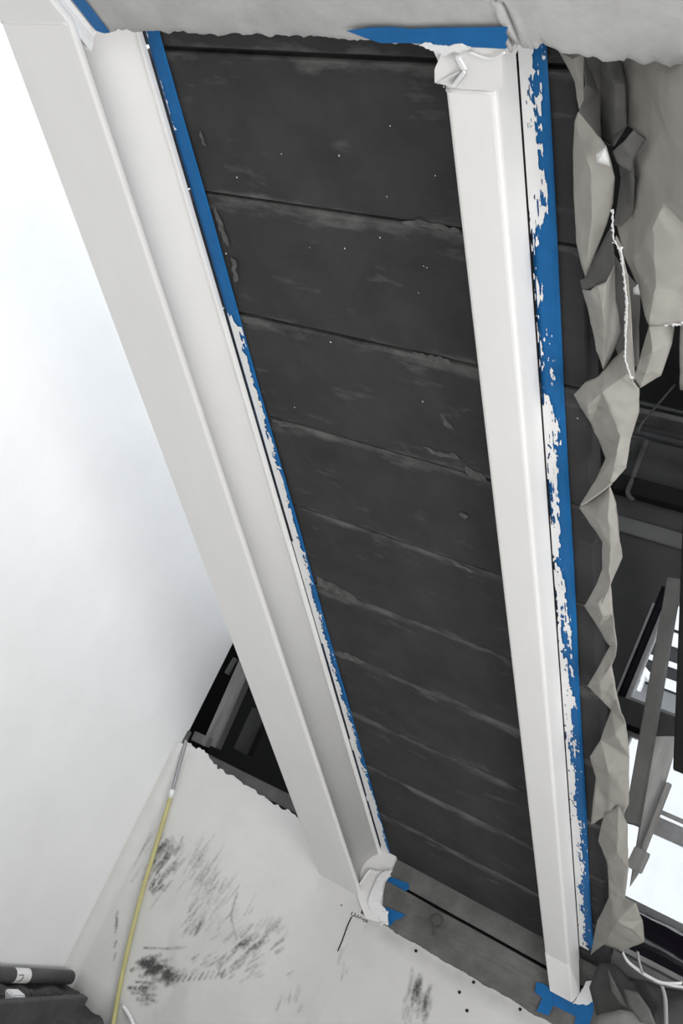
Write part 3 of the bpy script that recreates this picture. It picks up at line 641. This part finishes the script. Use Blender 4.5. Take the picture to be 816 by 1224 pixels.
def on_pipe(y, t, r=.0302): return Vector((XL + .045 + r * math.cos(t), y, pz + H + r * math.sin(t)))
bm = bmesh.new()
for seq in ([(3.508, .50), (3.537, .55), (3.539, .15), (3.533, -.35), (3.510, -.45)], ):
    bm.faces.new([bm.verts.new(on_pipe(y, t)) for y, t in seq])
sp = from_bm('printed_mark', bm, M_INK, None); sp.parent = stk
bm = bmesh.new(); bm.faces.new([bm.verts.new(on_pipe(y, t, .0310)) for y, t in [(3.516, .35), (3.530, .30), (3.527, .10), (3.522, .05), (3.526, -.2), (3.513, -.25)]])
sp = from_bm('printed_mark', bm, M_STICK, None); sp.parent = stk
o = bar('timber_board', (-2.50, 2.75, -1.402 + H), (-2.60, YW - .03, -1.402 + H), .035, .122, mat('dirty_board', (.085, .085, .085), .85, .25, 8, .2, 30), side=(1, 0, 0)); tag(o, 'grey dusty board on edge on the rubble floor below the pipe', 'board')
o = box('plaster_offcut', -2.655, -2.60, 3.44, 3.51, -1.385, -1.345, M_WALL, bev=.006); tag(o, 'small white plaster chip between the pipe and the floor board', 'offcut')
o = tube('cable_offcut', smoothline([on_y((147, 1203), YW - .012), on_y((154, 1213), YW - .02), on_y((160, 1226), YW - .03)], 5), .008, M_WHITE); tag(o, 'short pale curved strip on the floor beside the yellow cable', 'strip')
bm = bmesh.new(); rl = random.Random(22)
for k in range(420):
    y = rl.uniform(2.9, YW - .02); x = rl.uniform(XL + .02, -2.15) if rl.random() < .4 else rl.uniform(XL + .02, XL + .28)
    r = rl.uniform(.004, .015)
    if abs(x - (-2.50 - .0893 * (y - 2.75))) < .045 or (abs(x - XL - .045) < .045): continue
    mtx = Matrix.Translation((x, y, r * .4 + (.088 + .025 * rl.random() if x < XL + .13 else .04 + .03 * rl.random() if (y > 3.76 and x < -2.4) else .01))) @ Matrix.Rotation(rl.uniform(0, 6), 4, (rl.random(), rl.random(), 1)) @ Matrix.Diagonal((1, rl.uniform(.5, .9), rl.uniform(.4, .8), 1))
    bmesh.ops.create_icosphere(bm, subdivisions=1, radius=r, matrix=mtx)
o = from_bm('rubble', bm, mat('rubble_grey', (.09, .09, .088), .95, .5, 20, .3, 60), kind='stuff'); tag(o, 'loose dark rubble and dust on the floor in the left corner', 'rubble')

# ================================================================== RIGHT BAY
def ph(name, z_over, half, y, m, label, cat, x0=-2.0, x1=0.6):
    o = tube(name, [(x0, y, z_over * y + H), ((x0 + x1) / 2, y, z_over * y + H), (x1, y, z_over * y + H)], half, m, seg=14); return tag(o, label, cat)
ph('overhead_pipe', .462, .010, 4.25, M_PIPE, 'thin grey pipe high across the dark bay, uppermost of the pipes', 'pipe', -1.64)
ph('overhead_pipe', .428, .022, 4.2, M_PIPE, 'thick grey pipe across the dark bay below the thin one', 'pipe', -1.62)
o = box('dark_lintel', -1.64, .6, 4.32, 4.398, .358 * 4.36, .376 * 4.36, M_BLACK, bev=.004); tag(o, 'black timber lintel across the bay above the upper window', 'lintel')
o = box('overhead_shelf', -1.64, .6, 4.28, 4.398, .449 * 4.3, .455 * 4.3, M_CONC2, bev=.003); tag(o, 'grey flat rail high in the dark bay between the pipes', 'rail')
o = tube('hanging_cable', smoothline([on_y((806, 460), 4.1), on_y((783, 487), 4.1), on_y((768, 505), 4.1), on_y((762, 518), 4.12)], 6), .005, M_PIPE); tag(o, 'loose thin dark cable hanging across the overhead pipes', 'cable')
o = tube('wall_cable', smoothline([on_y((774, 524), 4.36), on_y((765, 548), 4.36), on_y((756, 572), 4.33), on_y((750, 588), 4.30), on_y((756, 598), 4.30)], 6), .011, M_TIMBER2); tag(o, 'dark cable drooping over the black lintel', 'cable')
# leaning prop, broad post and dark rafter
YP = 4.15
o = bar('timber_prop', on_y((806, 694), YP), on_y((755.5, 985), YP), .050, .07, mat('prop_timber', (.16, .158, .153), .85, .2, 5, .15, 30), side=(1, 0, 0)); tag(o, 'slim grey timber prop leaning in front of the windows', 'prop')  # timber colour lowered to give its backlit side
YP2 = 4.22
o = hexa('timber_post', [on_y((783, 880), YP2), on_y((812, 880), YP2), on_y((806, 880), YP2 + .05), on_y((780, 880), YP2 + .05)] + [on_y((752, 1060), YP2), on_y((765, 1042), YP2), on_y((764, 1042), YP2 + .05), on_y((753, 1060), YP2 + .05)], mat('pale_timber', (.42, .42, .41), .8, .2, 6, .15, 30, (6, 6, 1)), bev=.003)
tag(o, 'broad pale tapering timber post beside the slim prop', 'post')
o = bar('timber_lath', on_y((799.5, 936), YP2 - .02), on_y((767, 1020), YP2 - .02), .022, .02, M_TIMBER, side=(1, 0, 0)); tag(o, 'thin grey lath along the right edge of the pale post', 'lath')
o = bar('timber_block', on_y((768, 1016), YP2 - .05), on_y((757, 1040), YP2 - .05), .055, .05, M_TIMBER, side=(1, 0, 0)); tag(o, 'small grey block at the bottom of the lath against the bright window', 'block')
o = hexa('dark_rafter', [roof(-.592, .55, 1.585), roof(-.44, .55, 1.585), roof(-.44, .55, 1.68), roof(-.592, .55, 1.68), roof(-.588, 2.44, 1.585), roof(-.44, 2.44, 1.585), roof(-.44, 2.44, 1.68), roof(-.588, 2.44, 1.68)], M_BLACK, bev=.003)
tag(o, 'dark rafter along the right edge of the opening', 'rafter')
# sill, wrapped bundle and floor-side ledge
o = box('trim_3', -1.2, 1.2, 4.12, YB, -.215, -.185, M_CONC, bev=.004, kind='structure'); box('trim_4', -1.2, 1.2, 4.0, 4.13, -.30, -.235, M_CONC2, bev=.004, kind='structure')
bm = bmesh.new(); rl = random.Random(31); n1, n2 = 60, 14; gr = []
for i in range(n1 + 1):
    row = []
    for j in range(n2 + 1):
        x = -.86 + .75 * i / n1; t = j / n2 * math.pi
        r = .085 + .02 * float(fbm(x * 4, j * .45, 6)) + .007 * math.sin(j * 1.9 + x * 3)
        row.append(bm.verts.new((x, 4.27 - r * math.cos(t) * 1.35, -.185 + H + max(0, r * math.sin(t) * 1.35))))
    gr.append(row)
for i in range(n1):
    for j in range(n2): bm.faces.new((gr[i][j], gr[i + 1][j], gr[i + 1][j + 1], gr[i][j + 1]))
bm.faces.new([r_ for r_ in gr[0]]); bm.faces.new([r_ for r_ in gr[-1]][::-1])
o = from_bm('wrapped_bundle', bm, M_GLOSS, smooth=True); tag(o, 'glossy black plastic wrapped bundle on the bright window ledge', 'bundle')
for q0, q1, lb in (((775, 1092), (816, 1112), 'upper'), ((773, 1121), (816, 1141), 'lower')):
    pass
# building across the way
YF = 9.0
nb = thing('neighbouring_building', 'pale building with dark glazing seen through the upper window', 'building', Vector((-2.0, YF, -4)))
put(box('wall', -6, 3, YF + .02, YF + .4, -4, .168 * YF, M_FAC), nb)
def zq(*q): r = ray(q); return float(r[2] / r[1])
ZB = [zq(787, 731), zq(781, 745), zq(780, 749), zq(781, 752), zq(776, 764), zq(770, 781), zq(769, 787), zq(764, 800), zq(760, 811), zq(760, 814), zq(752, 838)]
for a, b_, m_ in ((ZB[1], .32, M_FAC), (ZB[2], ZB[1], M_FACD), (ZB[4], ZB[2], M_FAC), (ZB[5], ZB[4], M_FACD), (ZB[6], ZB[5], M_FAC), (ZB[7], ZB[6], M_FACD), (ZB[8], ZB[7], M_FAC), (ZB[9], ZB[8], M_FACD), (ZB[10], ZB[9], M_FACG)):
    put(box('band', -6, 3, YF - .03 - (.02 if m_ is M_FAC else 0), YF, a * YF, b_ * YF, m_), nb)
put(box('backing', -6, 3, YF, YF + .02, .168 * YF, .30 * YF, M_FAC), nb)
put(bar('brace', on_y((766, 796), YF - .1), on_y((778, 812), YF - .1), .05, .05, M_FAC), nb)
put(bar('mullion', on_y((763, 826), YF - .1), on_y((771, 806), YF - .1), .03, .04, M_FAC), nb)

# ================================================================== HANGING MASKING PAPER
def paper(name, label, V_, Fc, m=M_PAPER, sub=8, amp=.0035, seed=0, group='torn masking paper', fr=18, parent=None, n0=1.46):
    bm = bmesh.new(); vs_ = [bm.verts.new(on_n((p[0], p[1]), n0 + (p[2] if len(p) > 2 else 0))) for p in V_]
    for f in Fc:
        try: bm.faces.new([vs_[i] for i in f])
        except ValueError: pass
    bmesh.ops.triangulate(bm, faces=list(bm.faces))
    for f in bm.faces: f.smooth = True
    bm.normal_update()
    for e in bm.edges:
        if len(e.link_faces) == 2 and e.calc_face_angle(0) > .45: e.smooth = False
    bmesh.ops.subdivide_edges(bm, edges=list(bm.edges), cuts=sub, use_grid_fill=True)
    for f in bm.faces: f.smooth = True
    bnd = {v for e in bm.edges if e.is_boundary for v in e.verts}
    inn = [v for v in bm.verts if v not in bnd]
    for _ in range(1): bmesh.ops.smooth_vert(bm, verts=inn, factor=.5, use_axis_x=True, use_axis_y=True, use_axis_z=True)
    co = np.array([v.co for v in bm.verts]); a, b = co[:, 0], (co[:, 1] * CA - co[:, 2] * SA)
    def ridge(f, ang, sd): 
        p, q = a * math.cos(ang) + b * math.sin(ang), -a * math.sin(ang) + b * math.cos(ang)
        return 1 - np.abs(2 * vnoise(p * f + seed, q * f * .45, sd) - 1)
    rg = ridge(fr * .8, .5, seed) ** 2 * .9 + ridge(fr * 1.5, 1.9, seed + 5) ** 3 * .6 + ridge(fr * 2.6, 2.7, seed + 9) ** 3 * .3
    lo = (fbm(a * fr * .7 + seed, b * fr * .7, seed) - .5) * 2.4
    for k, v in enumerate(bm.verts):
        dn = amp * (1.2 * lo[k] + 2.6 * rg[k] - 1.0) * (.6 if v in bnd else 1)
        v.co += Vector((0, -SA, -CA)) * float(dn)
        if v in bnd: v.co += Vector((float(lo[k]) * .0016, float(rg[k] - .5) * .002, 0))
    o = from_bm(name, bm, m, parent); md = o.modifiers.new('thick', 'SOLIDIFY'); md.thickness = .0006; md.offset = 0
    if label: tag(o, label, 'paper', group)
    return o
def blobs(name, line, parent, seed, w0=1.0, w1=2.6, n0=1.445, k=6):
    """ragged dried paint along a torn edge, a few drips"""
    bm = bmesh.new(); rl = random.Random(seed); L = []; Rr = []
    for (ax, ay), (bx, by) in zip(line[:-1], line[1:]):
        d = math.hypot(bx - ax, by - ay); n = max(2, int(d / 2.2)); px, py = -(by - ay) / d, (bx - ax) / d
        for q in range(n):
            t = q / n; c = (ax + (bx - ax) * t, ay + (by - ay) * t); a, b = rl.uniform(0, w1) * (rl.random() < .8), rl.uniform(w0 * .3, w1)
            L.append(bm.verts.new(on_n((c[0] + px * a, c[1] + py * a), n0))); Rr.append(bm.verts.new(on_n((c[0] - px * b * .6, c[1] - py * b * .6), n0 - .003)))
    for q in range(len(L) - 1): bm.faces.new((L[q], L[q + 1], Rr[q + 1], Rr[q]))
    for q in range(k):
        c = line[min(len(line) - 1, int(rl.random() * len(line)))]
        bmesh.ops.create_icosphere(bm, subdivisions=1, radius=rl.uniform(.001, .003), matrix=Matrix.Translation(on_n((c[0] + rl.uniform(-1, 1), c[1] + rl.uniform(-4, 4)), n0)))
    o = from_bm(name, bm, M_COATF, parent); md = o.modifiers.new('t', 'SOLIDIFY'); md.thickness = .0012; return o
# big sheet at the upper right
p4 = paper('paper_sheet', 'large crumpled kraft paper sheet at upper right, with pale folded lower corner',
    [(742, 56, .07), (770, 56, .03), (800, 62, -.03), (850, 70, -.14), (850, 180, -.15), (748, 98, .05), (750, 150, .04), (772, 165, .0), (757, 191, .03), (759, 214, .03), (757, 250, .03), (737, 268, .02), (746, 306, .01),
     (764, 345, .0), (776, 390, -.03), (800, 388, -.02), (850, 392, 0), (795, 240, -.05), (782, 268, -.05), (830, 235, -.12), (783, 345, -.05), (806, 352, -.03), (850, 300, -.03), (790, 180, -.04), (806, 160, -.06), (768, 262, .0), (766, 300, -.02), (800, 120, -.05), (775, 110, .02)],
    [(0, 1, 28, 5), (1, 2, 27, 28), (2, 3, 4, 24, 27), (5, 28, 7, 6), (28, 27, 24, 23, 7), (7, 23, 9, 8), (23, 17, 25, 10, 9), (23, 24, 4, 19, 17), (25, 17, 18, 26), (10, 25, 26, 12, 11), (26, 18, 20, 14, 13), (12, 26, 13), (17, 19, 22, 18), (18, 22, 21, 20), (20, 21, 15, 14), (21, 22, 16, 15)], seed=3, sub=8, amp=.004)
paper('torn_flap', None, [(757, 343, -.01), (763, 338, -.01), (766, 352, -.012), (757, 351, -.012)], [(0, 1, 2, 3)], M_COATF, sub=1, amp=.001, seed=9, parent=p4)
blobs('paint_drips', [(795, 387), (816, 388)], p4, 3, 1, 3)
paper('paper_sheet', 'narrow pale paper strip at the top beside the dark soffit edge', [(668, 60, .02), (698, 62, .02), (698, 119, -.01), (692, 131, 0), (687, 98, .01), (679, 81, .01), (684, 70, -.02)], [(0, 6, 5), (0, 1, 6), (6, 1, 2, 4), (6, 4, 5), (4, 2, 3)], seed=5, sub=6, amp=.002)
paper('paper_sheet', 'shaded inward-curling paper sheet with long folds below the slab edge', [(697, 62, .03), (718, 58, .03), (744, 70, .06), (748, 98, .03), (749, 150, .02), (734, 174, .05), (719, 166, .02), (692, 134, .0), (700, 100, .0), (718, 110, .05), (720, 165, .06), (735, 100, .02), (736, 160, .02)],
      [(0, 1, 9, 8), (8, 9, 10, 6, 7), (1, 2, 11, 9), (9, 11, 12, 10), (2, 3, 11), (11, 3, 4, 12), (10, 12, 5), (12, 4, 5), (10, 5, 6)], M_PAPER_SHADED, seed=7, sub=8, amp=.002)
p2 = paper('paper_sheet', 'long pale paper strip with pointed lower tip, beside the upper tape', [(691, 133, -.02), (705, 150, -.02), (719, 166, -.02), (726, 178, -.02), (735, 212, -.01), (733, 240, 0), (725, 268, 0), (716, 292, .01), (700, 333, 0), (690, 290, 0), (686, 240, -.01), (685, 185, -.01), (687, 145, -.02), (706, 200, -.035), (707, 262, -.03)],
    [(0, 1, 13, 12), (12, 13, 11), (1, 2, 13), (2, 3, 4, 13), (11, 13, 14, 10), (13, 4, 5, 14), (10, 14, 9), (14, 5, 6), (14, 6, 7), (9, 14, 8), (14, 7, 8)], seed=11, sub=8, amp=.0022)
paper('torn_flap', None, [(712, 183, -.05), (724, 172, -.05), (729, 198, -.05), (713, 193, -.055), (720, 184, -.06)], [(0, 1, 4), (1, 2, 4), (4, 2, 3), (0, 4, 3)], M_COATF, sub=1, amp=.001, seed=9, parent=p2)
paper('paper_sheet', 'small square shaded paper flap over the folds of the big sheet', [(757, 153, -.03), (772, 165, -.02), (757, 190, -.02), (755, 205, -.01), (738, 194, -.01), (732, 180, -.01), (745, 168, -.03)], [(0, 1, 2, 6), (6, 2, 4, 5), (2, 3, 4)], M_PAPER_SHADED, seed=13, sub=6, amp=.002)
paper('paper_sheet', 'shaded narrow paper strip twisted behind the pale pointed strip', [(738, 190, .02), (757, 192, .01), (759, 214, .01), (757, 252, .02), (742, 270, .01), (734, 268, .0), (738, 240, .04), (742, 212, .05)], [(0, 1, 7), (1, 2, 7), (7, 2, 3, 6), (6, 3, 4, 5)], M_PAPER_SHADED, seed=15, sub=6, amp=.003)
p5 = paper('paper_sheet', 'half-rolled paper sheet, pale on one side, hanging under the pointed strip', [(696, 346, .0), (705, 347, -.03), (714, 341, -.035), (725, 336, -.03), (735, 316, .0), (737, 357, .03), (744, 395, .05), (734, 418, .04), (722, 440, .0), (714, 418, .0), (706, 385, .0), (701, 365, .0), (722, 372, -.035), (724, 400, -.02)],
    [(0, 1, 11), (1, 2, 12, 11), (2, 3, 12), (3, 4, 5, 12), (11, 12, 10), (12, 5, 6, 13), (10, 12, 13, 9), (13, 6, 7), (13, 7, 8), (9, 13, 8)], seed=17, sub=8, amp=.0025)
paper('inner_face', None, [(692, 330, .05), (700, 322, .06), (716, 296, .06), (731, 268, .05), (735, 315, .03), (725, 337, .03), (712, 342, .03), (698, 346, .03)], [(0, 1, 6, 7), (1, 2, 5, 6), (2, 3, 4, 5)], M_PAPER_SHADED, seed=19, sub=6, amp=.003, parent=p5)
p6 = paper('paper_sheet', 'very thin pale torn paper ribbon with white painted edge', [(737, 282, -.03), (742, 292, -.03), (750, 330, -.03), (754, 374, -.03), (756, 412, -.035), (759, 452, -.04), (755, 458, -.04), (748, 442, -.04), (746, 412, -.035), (749, 374, -.03), (743, 318, -.03), (735, 285, -.03)], [(0, 1, 11), (1, 2, 10, 11), (2, 3, 9, 10), (3, 4, 8, 9), (4, 5, 7, 8), (5, 6, 7)], seed=21, sub=6, amp=.0015)
blobs('paint_drips', [(732, 250), (733, 286), (742, 300), (746, 330), (749, 360), (748, 400), (747, 430), (755, 455)], p6, 5, .8, 2.4, 1.418, 10)
paper('paper_sheet', 'mid grey paper flap folded below the big sheet corner', [(776, 388, .0), (806, 388, .02), (803, 410, .01), (790, 449, .01), (765, 464, .0), (756, 452, .0), (764, 432, -.01), (780, 420, -.02)], [(0, 1, 2, 7), (7, 2, 3), (7, 3, 4), (6, 7, 4, 5), (0, 7, 6)], M_PAPER, seed=23, sub=8, amp=.003)
paper('paper_sheet', 'cream paper tail at the right border below the big sheet', [(813, 389, 0), (850, 389, 0), (850, 470, 0), (812, 466, 0)], [(0, 1, 2, 3)], seed=25, sub=6, amp=.003)
paper('paper_sheet', 'shaded inner paper layer behind the thin torn ribbon', [(733, 300, .06), (765, 345, .06), (764, 440, .06), (740, 432, .06), (735, 400, .06)], [(0, 1, 2, 3, 4)], M_PAPER_SHADED, seed=26, sub=8, amp=.004)
# main twisting sheet and the zigzag strips below
paper('paper_sheet', 'broad grey paper sheet twisting to a point at mid height', [(686, 471, .02), (700, 456, -.01), (716, 449, -.01), (729, 432, .01), (747, 416, .01), (750, 446, -.02), (764, 463, .0), (764, 492, .01), (754, 524, .0), (748, 560, -.01), (729, 580, -.02), (700, 602, -.02), (694, 602, .0), (712, 574, .01), (724, 547, .03), (706, 506, .02), (701, 485, -.03), (721, 467, -.035), (741, 452, -.02), (741, 520, -.02), (736, 545, -.03), (752, 500, -.01)],
      [(0, 1, 16), (1, 2, 17, 16), (2, 3, 17), (3, 4, 18, 17), (4, 5, 18), (5, 6, 21, 18), (6, 7, 21), (0, 16, 15), (16, 17, 15), (17, 18, 21, 19), (17, 19, 14, 15), (21, 7, 8, 19), (19, 8, 9, 20), (19, 20, 14), (20, 9, 10), (14, 20, 13), (13, 20, 10), (13, 10, 11, 12)], seed=27, sub=8, amp=.003)
paper('paper_sheet', 'pale twisted paper strip in the zigzag below the broad sheet', [(692, 606, .0), (703, 600, .0), (729, 579, .0), (737, 600, -.01), (741, 644, -.02), (744, 666, .01), (738, 680, .0), (729, 700, -.02), (716, 730, -.03), (698, 724, .0), (712, 700, .0), (720, 680, .0), (720, 648, .01), (712, 620, -.03), (728, 620, -.035), (731, 655, -.03), (728, 680, -.03)],
      [(0, 1, 13), (1, 2, 3, 14, 13), (3, 4, 14), (14, 4, 15), (0, 13, 12), (13, 14, 15, 12), (15, 4, 5), (15, 5, 6, 16), (12, 15, 16, 11), (16, 6, 7), (11, 16, 7, 10), (10, 7, 8, 9)], seed=29, sub=8, amp=.0025)
paper('paper_sheet', 'triangular grey paper fold in the middle of the zigzag', [(698, 724, .01), (716, 716, -.02), (730, 695, .0), (733, 732, -.02), (738, 768, .0), (736, 784, .0), (728, 802, -.01), (716, 818, -.03), (702, 819, .0), (715, 798, .0), (729, 772, .02), (715, 750, .02), (722, 735, -.03)],
      [(0, 1, 12), (1, 2, 3, 12), (0, 12, 11), (12, 3, 10, 11), (3, 4, 10), (10, 4, 5), (10, 5, 6, 9), (9, 6, 7, 8)], seed=31, sub=8, amp=.0025)
paper('paper_sheet', 'lower pale paper fold of the zigzag, beside the window corner', [(702, 818, .01), (718, 813, -.02), (731, 790, .0), (734, 808, -.01), (738, 832, .0), (743, 850, -.01), (749, 866, .0), (752, 905, .0), (752, 960, .0), (744, 975, .0), (728, 972, .0), (706, 985, .0), (712, 930, .0), (705, 903, .0), (717, 886, .0), (731, 848, .02), (720, 836, .01), (728, 920, -.03), (735, 880, -.03)],
      [(0, 1, 16), (1, 2, 3, 16), (3, 4, 15, 16), (4, 5, 15), (5, 6, 18, 15), (6, 7, 18), (15, 18, 14), (18, 7, 17, 14), (14, 17, 12, 13), (7, 8, 17), (17, 8, 9, 10), (17, 10, 11, 12)], seed=33, sub=8, amp=.0025)
paper('paper_sheet', 'grey paper tail hanging below the zigzag to the ledge', [(722, 970, .0), (740, 962, -.01), (750, 985, .0), (751, 1040, .0), (747, 1072, .01), (760, 1078, .0), (768, 1100, .0), (770, 1125, .0), (742, 1137, .0), (722, 1128, .0), (706, 1140, .03), (714, 1100, .02), (728, 1072, .01), (726, 1030, .0), (715, 1005, .01), (738, 1020, -.03), (738, 1100, -.035), (755, 1110, -.03)],
      [(0, 1, 15, 14), (1, 2, 15), (2, 3, 15), (14, 15, 13), (15, 3, 4, 12, 13), (4, 5, 16, 12), (5, 6, 17, 16), (6, 7, 17), (17, 7, 8, 16), (12, 16, 9, 11), (16, 8, 9), (11, 9, 10)], M_PAPER, seed=35, sub=8, amp=.003)
o = tube('paper_edge', smoothline([on_n(q, 1.43) for q in ((694, 604), (712, 592), (730, 578))], 4), .0025, M_PAPER); o.name = 'paper_roll_edge'; tag(o, 'rolled pale paper edge at the start of the zigzag', 'paper')

# dark heap of sheets in the bottom right corner, on the ledge
YH = 3.80
def heap(name, label, V_, Fc, m, seed, amp=.006):
    bm = bmesh.new(); vs_ = [bm.verts.new(on_y((p[0], p[1]), YH + (p[2] if len(p) > 2 else 0))) for p in V_]
    for f in Fc: bm.faces.new([vs_[i] for i in f])
    bmesh.ops.triangulate(bm, faces=list(bm.faces)); bmesh.ops.subdivide_edges(bm, edges=list(bm.edges), cuts=3, use_grid_fill=True)
    for v in bm.verts:
        c = v.co; v.co += Vector((0, -1, .4)) * amp * (float(fbm(c.x * 22, c.z * 22, seed)) - .5) * 2
    o = from_bm(name, bm, m, smooth=True); md = o.modifiers.new('thick', 'SOLIDIFY'); md.thickness = .0012; md.offset = 0
    return tag(o, label, 'sheet', 'crumpled dark sheets on the ledge')
heap('dust_sheet', 'dark crumpled sheet heaped in the bottom right corner', [(716, 1150, .0), (735, 1152, -.05), (752, 1168, .0), (772, 1172, -.06), (792, 1180, .0), (830, 1186, -.03), (830, 1240, -.1), (770, 1240, -.12), (728, 1240, -.1), (712, 1212, -.03), (704, 1180, .0), (738, 1185, -.1), (768, 1200, -.05), (790, 1205, -.11), (745, 1215, -.08)],
     [(0, 1, 11, 10), (1, 2, 11), (2, 3, 12, 11), (3, 4, 13, 12), (4, 5, 13), (5, 6, 13), (13, 6, 7, 12), (12, 7, 14), (11, 12, 14), (10, 11, 14, 9), (14, 7, 8, 9)], mat('dark_cloth', (.075, .075, .074), .85, .2, 12, .2, 25), 41)
heap('dust_sheet', 'thin dark sheet fold curling over the corner heap', [(726, 1158, -.12), (731, 1168, -.13), (740, 1185, -.14), (750, 1205, -.13), (742, 1202, -.12), (731, 1186, -.12)], [(0, 1, 5), (1, 2, 4, 5), (2, 3, 4)], mat('grey_cloth', (.13, .13, .128), .85, .2, 12, .2, 25), 43, .003)
heap('dust_sheet', 'pale crumpled sheet edge at the very bottom beside the blue tape', [(709, 1215, -.10), (740, 1206, -.13), (765, 1212, -.15), (785, 1240, -.16), (704, 1240, -.14)], [(0, 1, 4), (1, 2, 3, 4)], mat('pale_cloth', (.24, .24, .23), .85, .2, 12, .2, 25), 45)
heap('dust_sheet', 'leaf-shaped grey sheet fold in the middle of the corner heap', [(745, 1182, -.16), (762, 1186, -.18), (776, 1206, -.19), (784, 1226, -.18), (765, 1222, -.17), (752, 1205, -.16)], [(0, 1, 5), (1, 2, 4, 5), (2, 3, 4)], mat('grey_cloth', (.13, .13, .128)), 47, .003)
st = thing('plastic_strap', 'white plastic strap lying over the dark corner heap', 'strap', on_y((790, 1175), 3.72))
def ribbon(pts, y, wd):
    c = smoothline([on_y(q, y) for q in pts], 5); bm = bmesh.new(); pr = None
    for p in c:
        a = bm.verts.new(p + Vector((0, -.002, wd / 2))); b = bm.verts.new(p + Vector((0, .002, -wd / 2)))
        if pr: bm.faces.new((pr[0], a, b, pr[1]))
        pr = (a, b)
    o = from_bm('strap_length', bm, M_WHITE, None, smooth=True); md = o.modifiers.new('t', 'SOLIDIFY'); md.thickness = .0015; return o
put(ribbon([(744, 1138), (750, 1149), (762, 1159), (776, 1168), (792, 1175), (815, 1175)], 3.70, .010), st)
put(ribbon([(793, 1175), (804, 1178), (818, 1180)], 3.70, .008), st)
def vribbon(pts, y, wd):
    c = smoothline([on_y(q, y) for q in pts], 5); bm = bmesh.new(); pr = None
    for p in c:
        a = bm.verts.new(p + Vector((wd / 2, -.002, 0))); b = bm.verts.new(p + Vector((-wd / 2, .002, 0)))
        if pr: bm.faces.new((pr[0], a, b, pr[1]))
        pr = (a, b)
    o = from_bm('strap_length', bm, mat('grey_plastic', (.4, .4, .4), .5), None, smooth=True); md = o.modifiers.new('t', 'SOLIDIFY'); md.thickness = .0015; return o
put(vribbon([(791, 1178), (795, 1195), (796, 1230)], 3.66, .014), st)
put(vribbon([(762, 1137), (764, 1150), (768, 1164)], 3.69, .010), st)
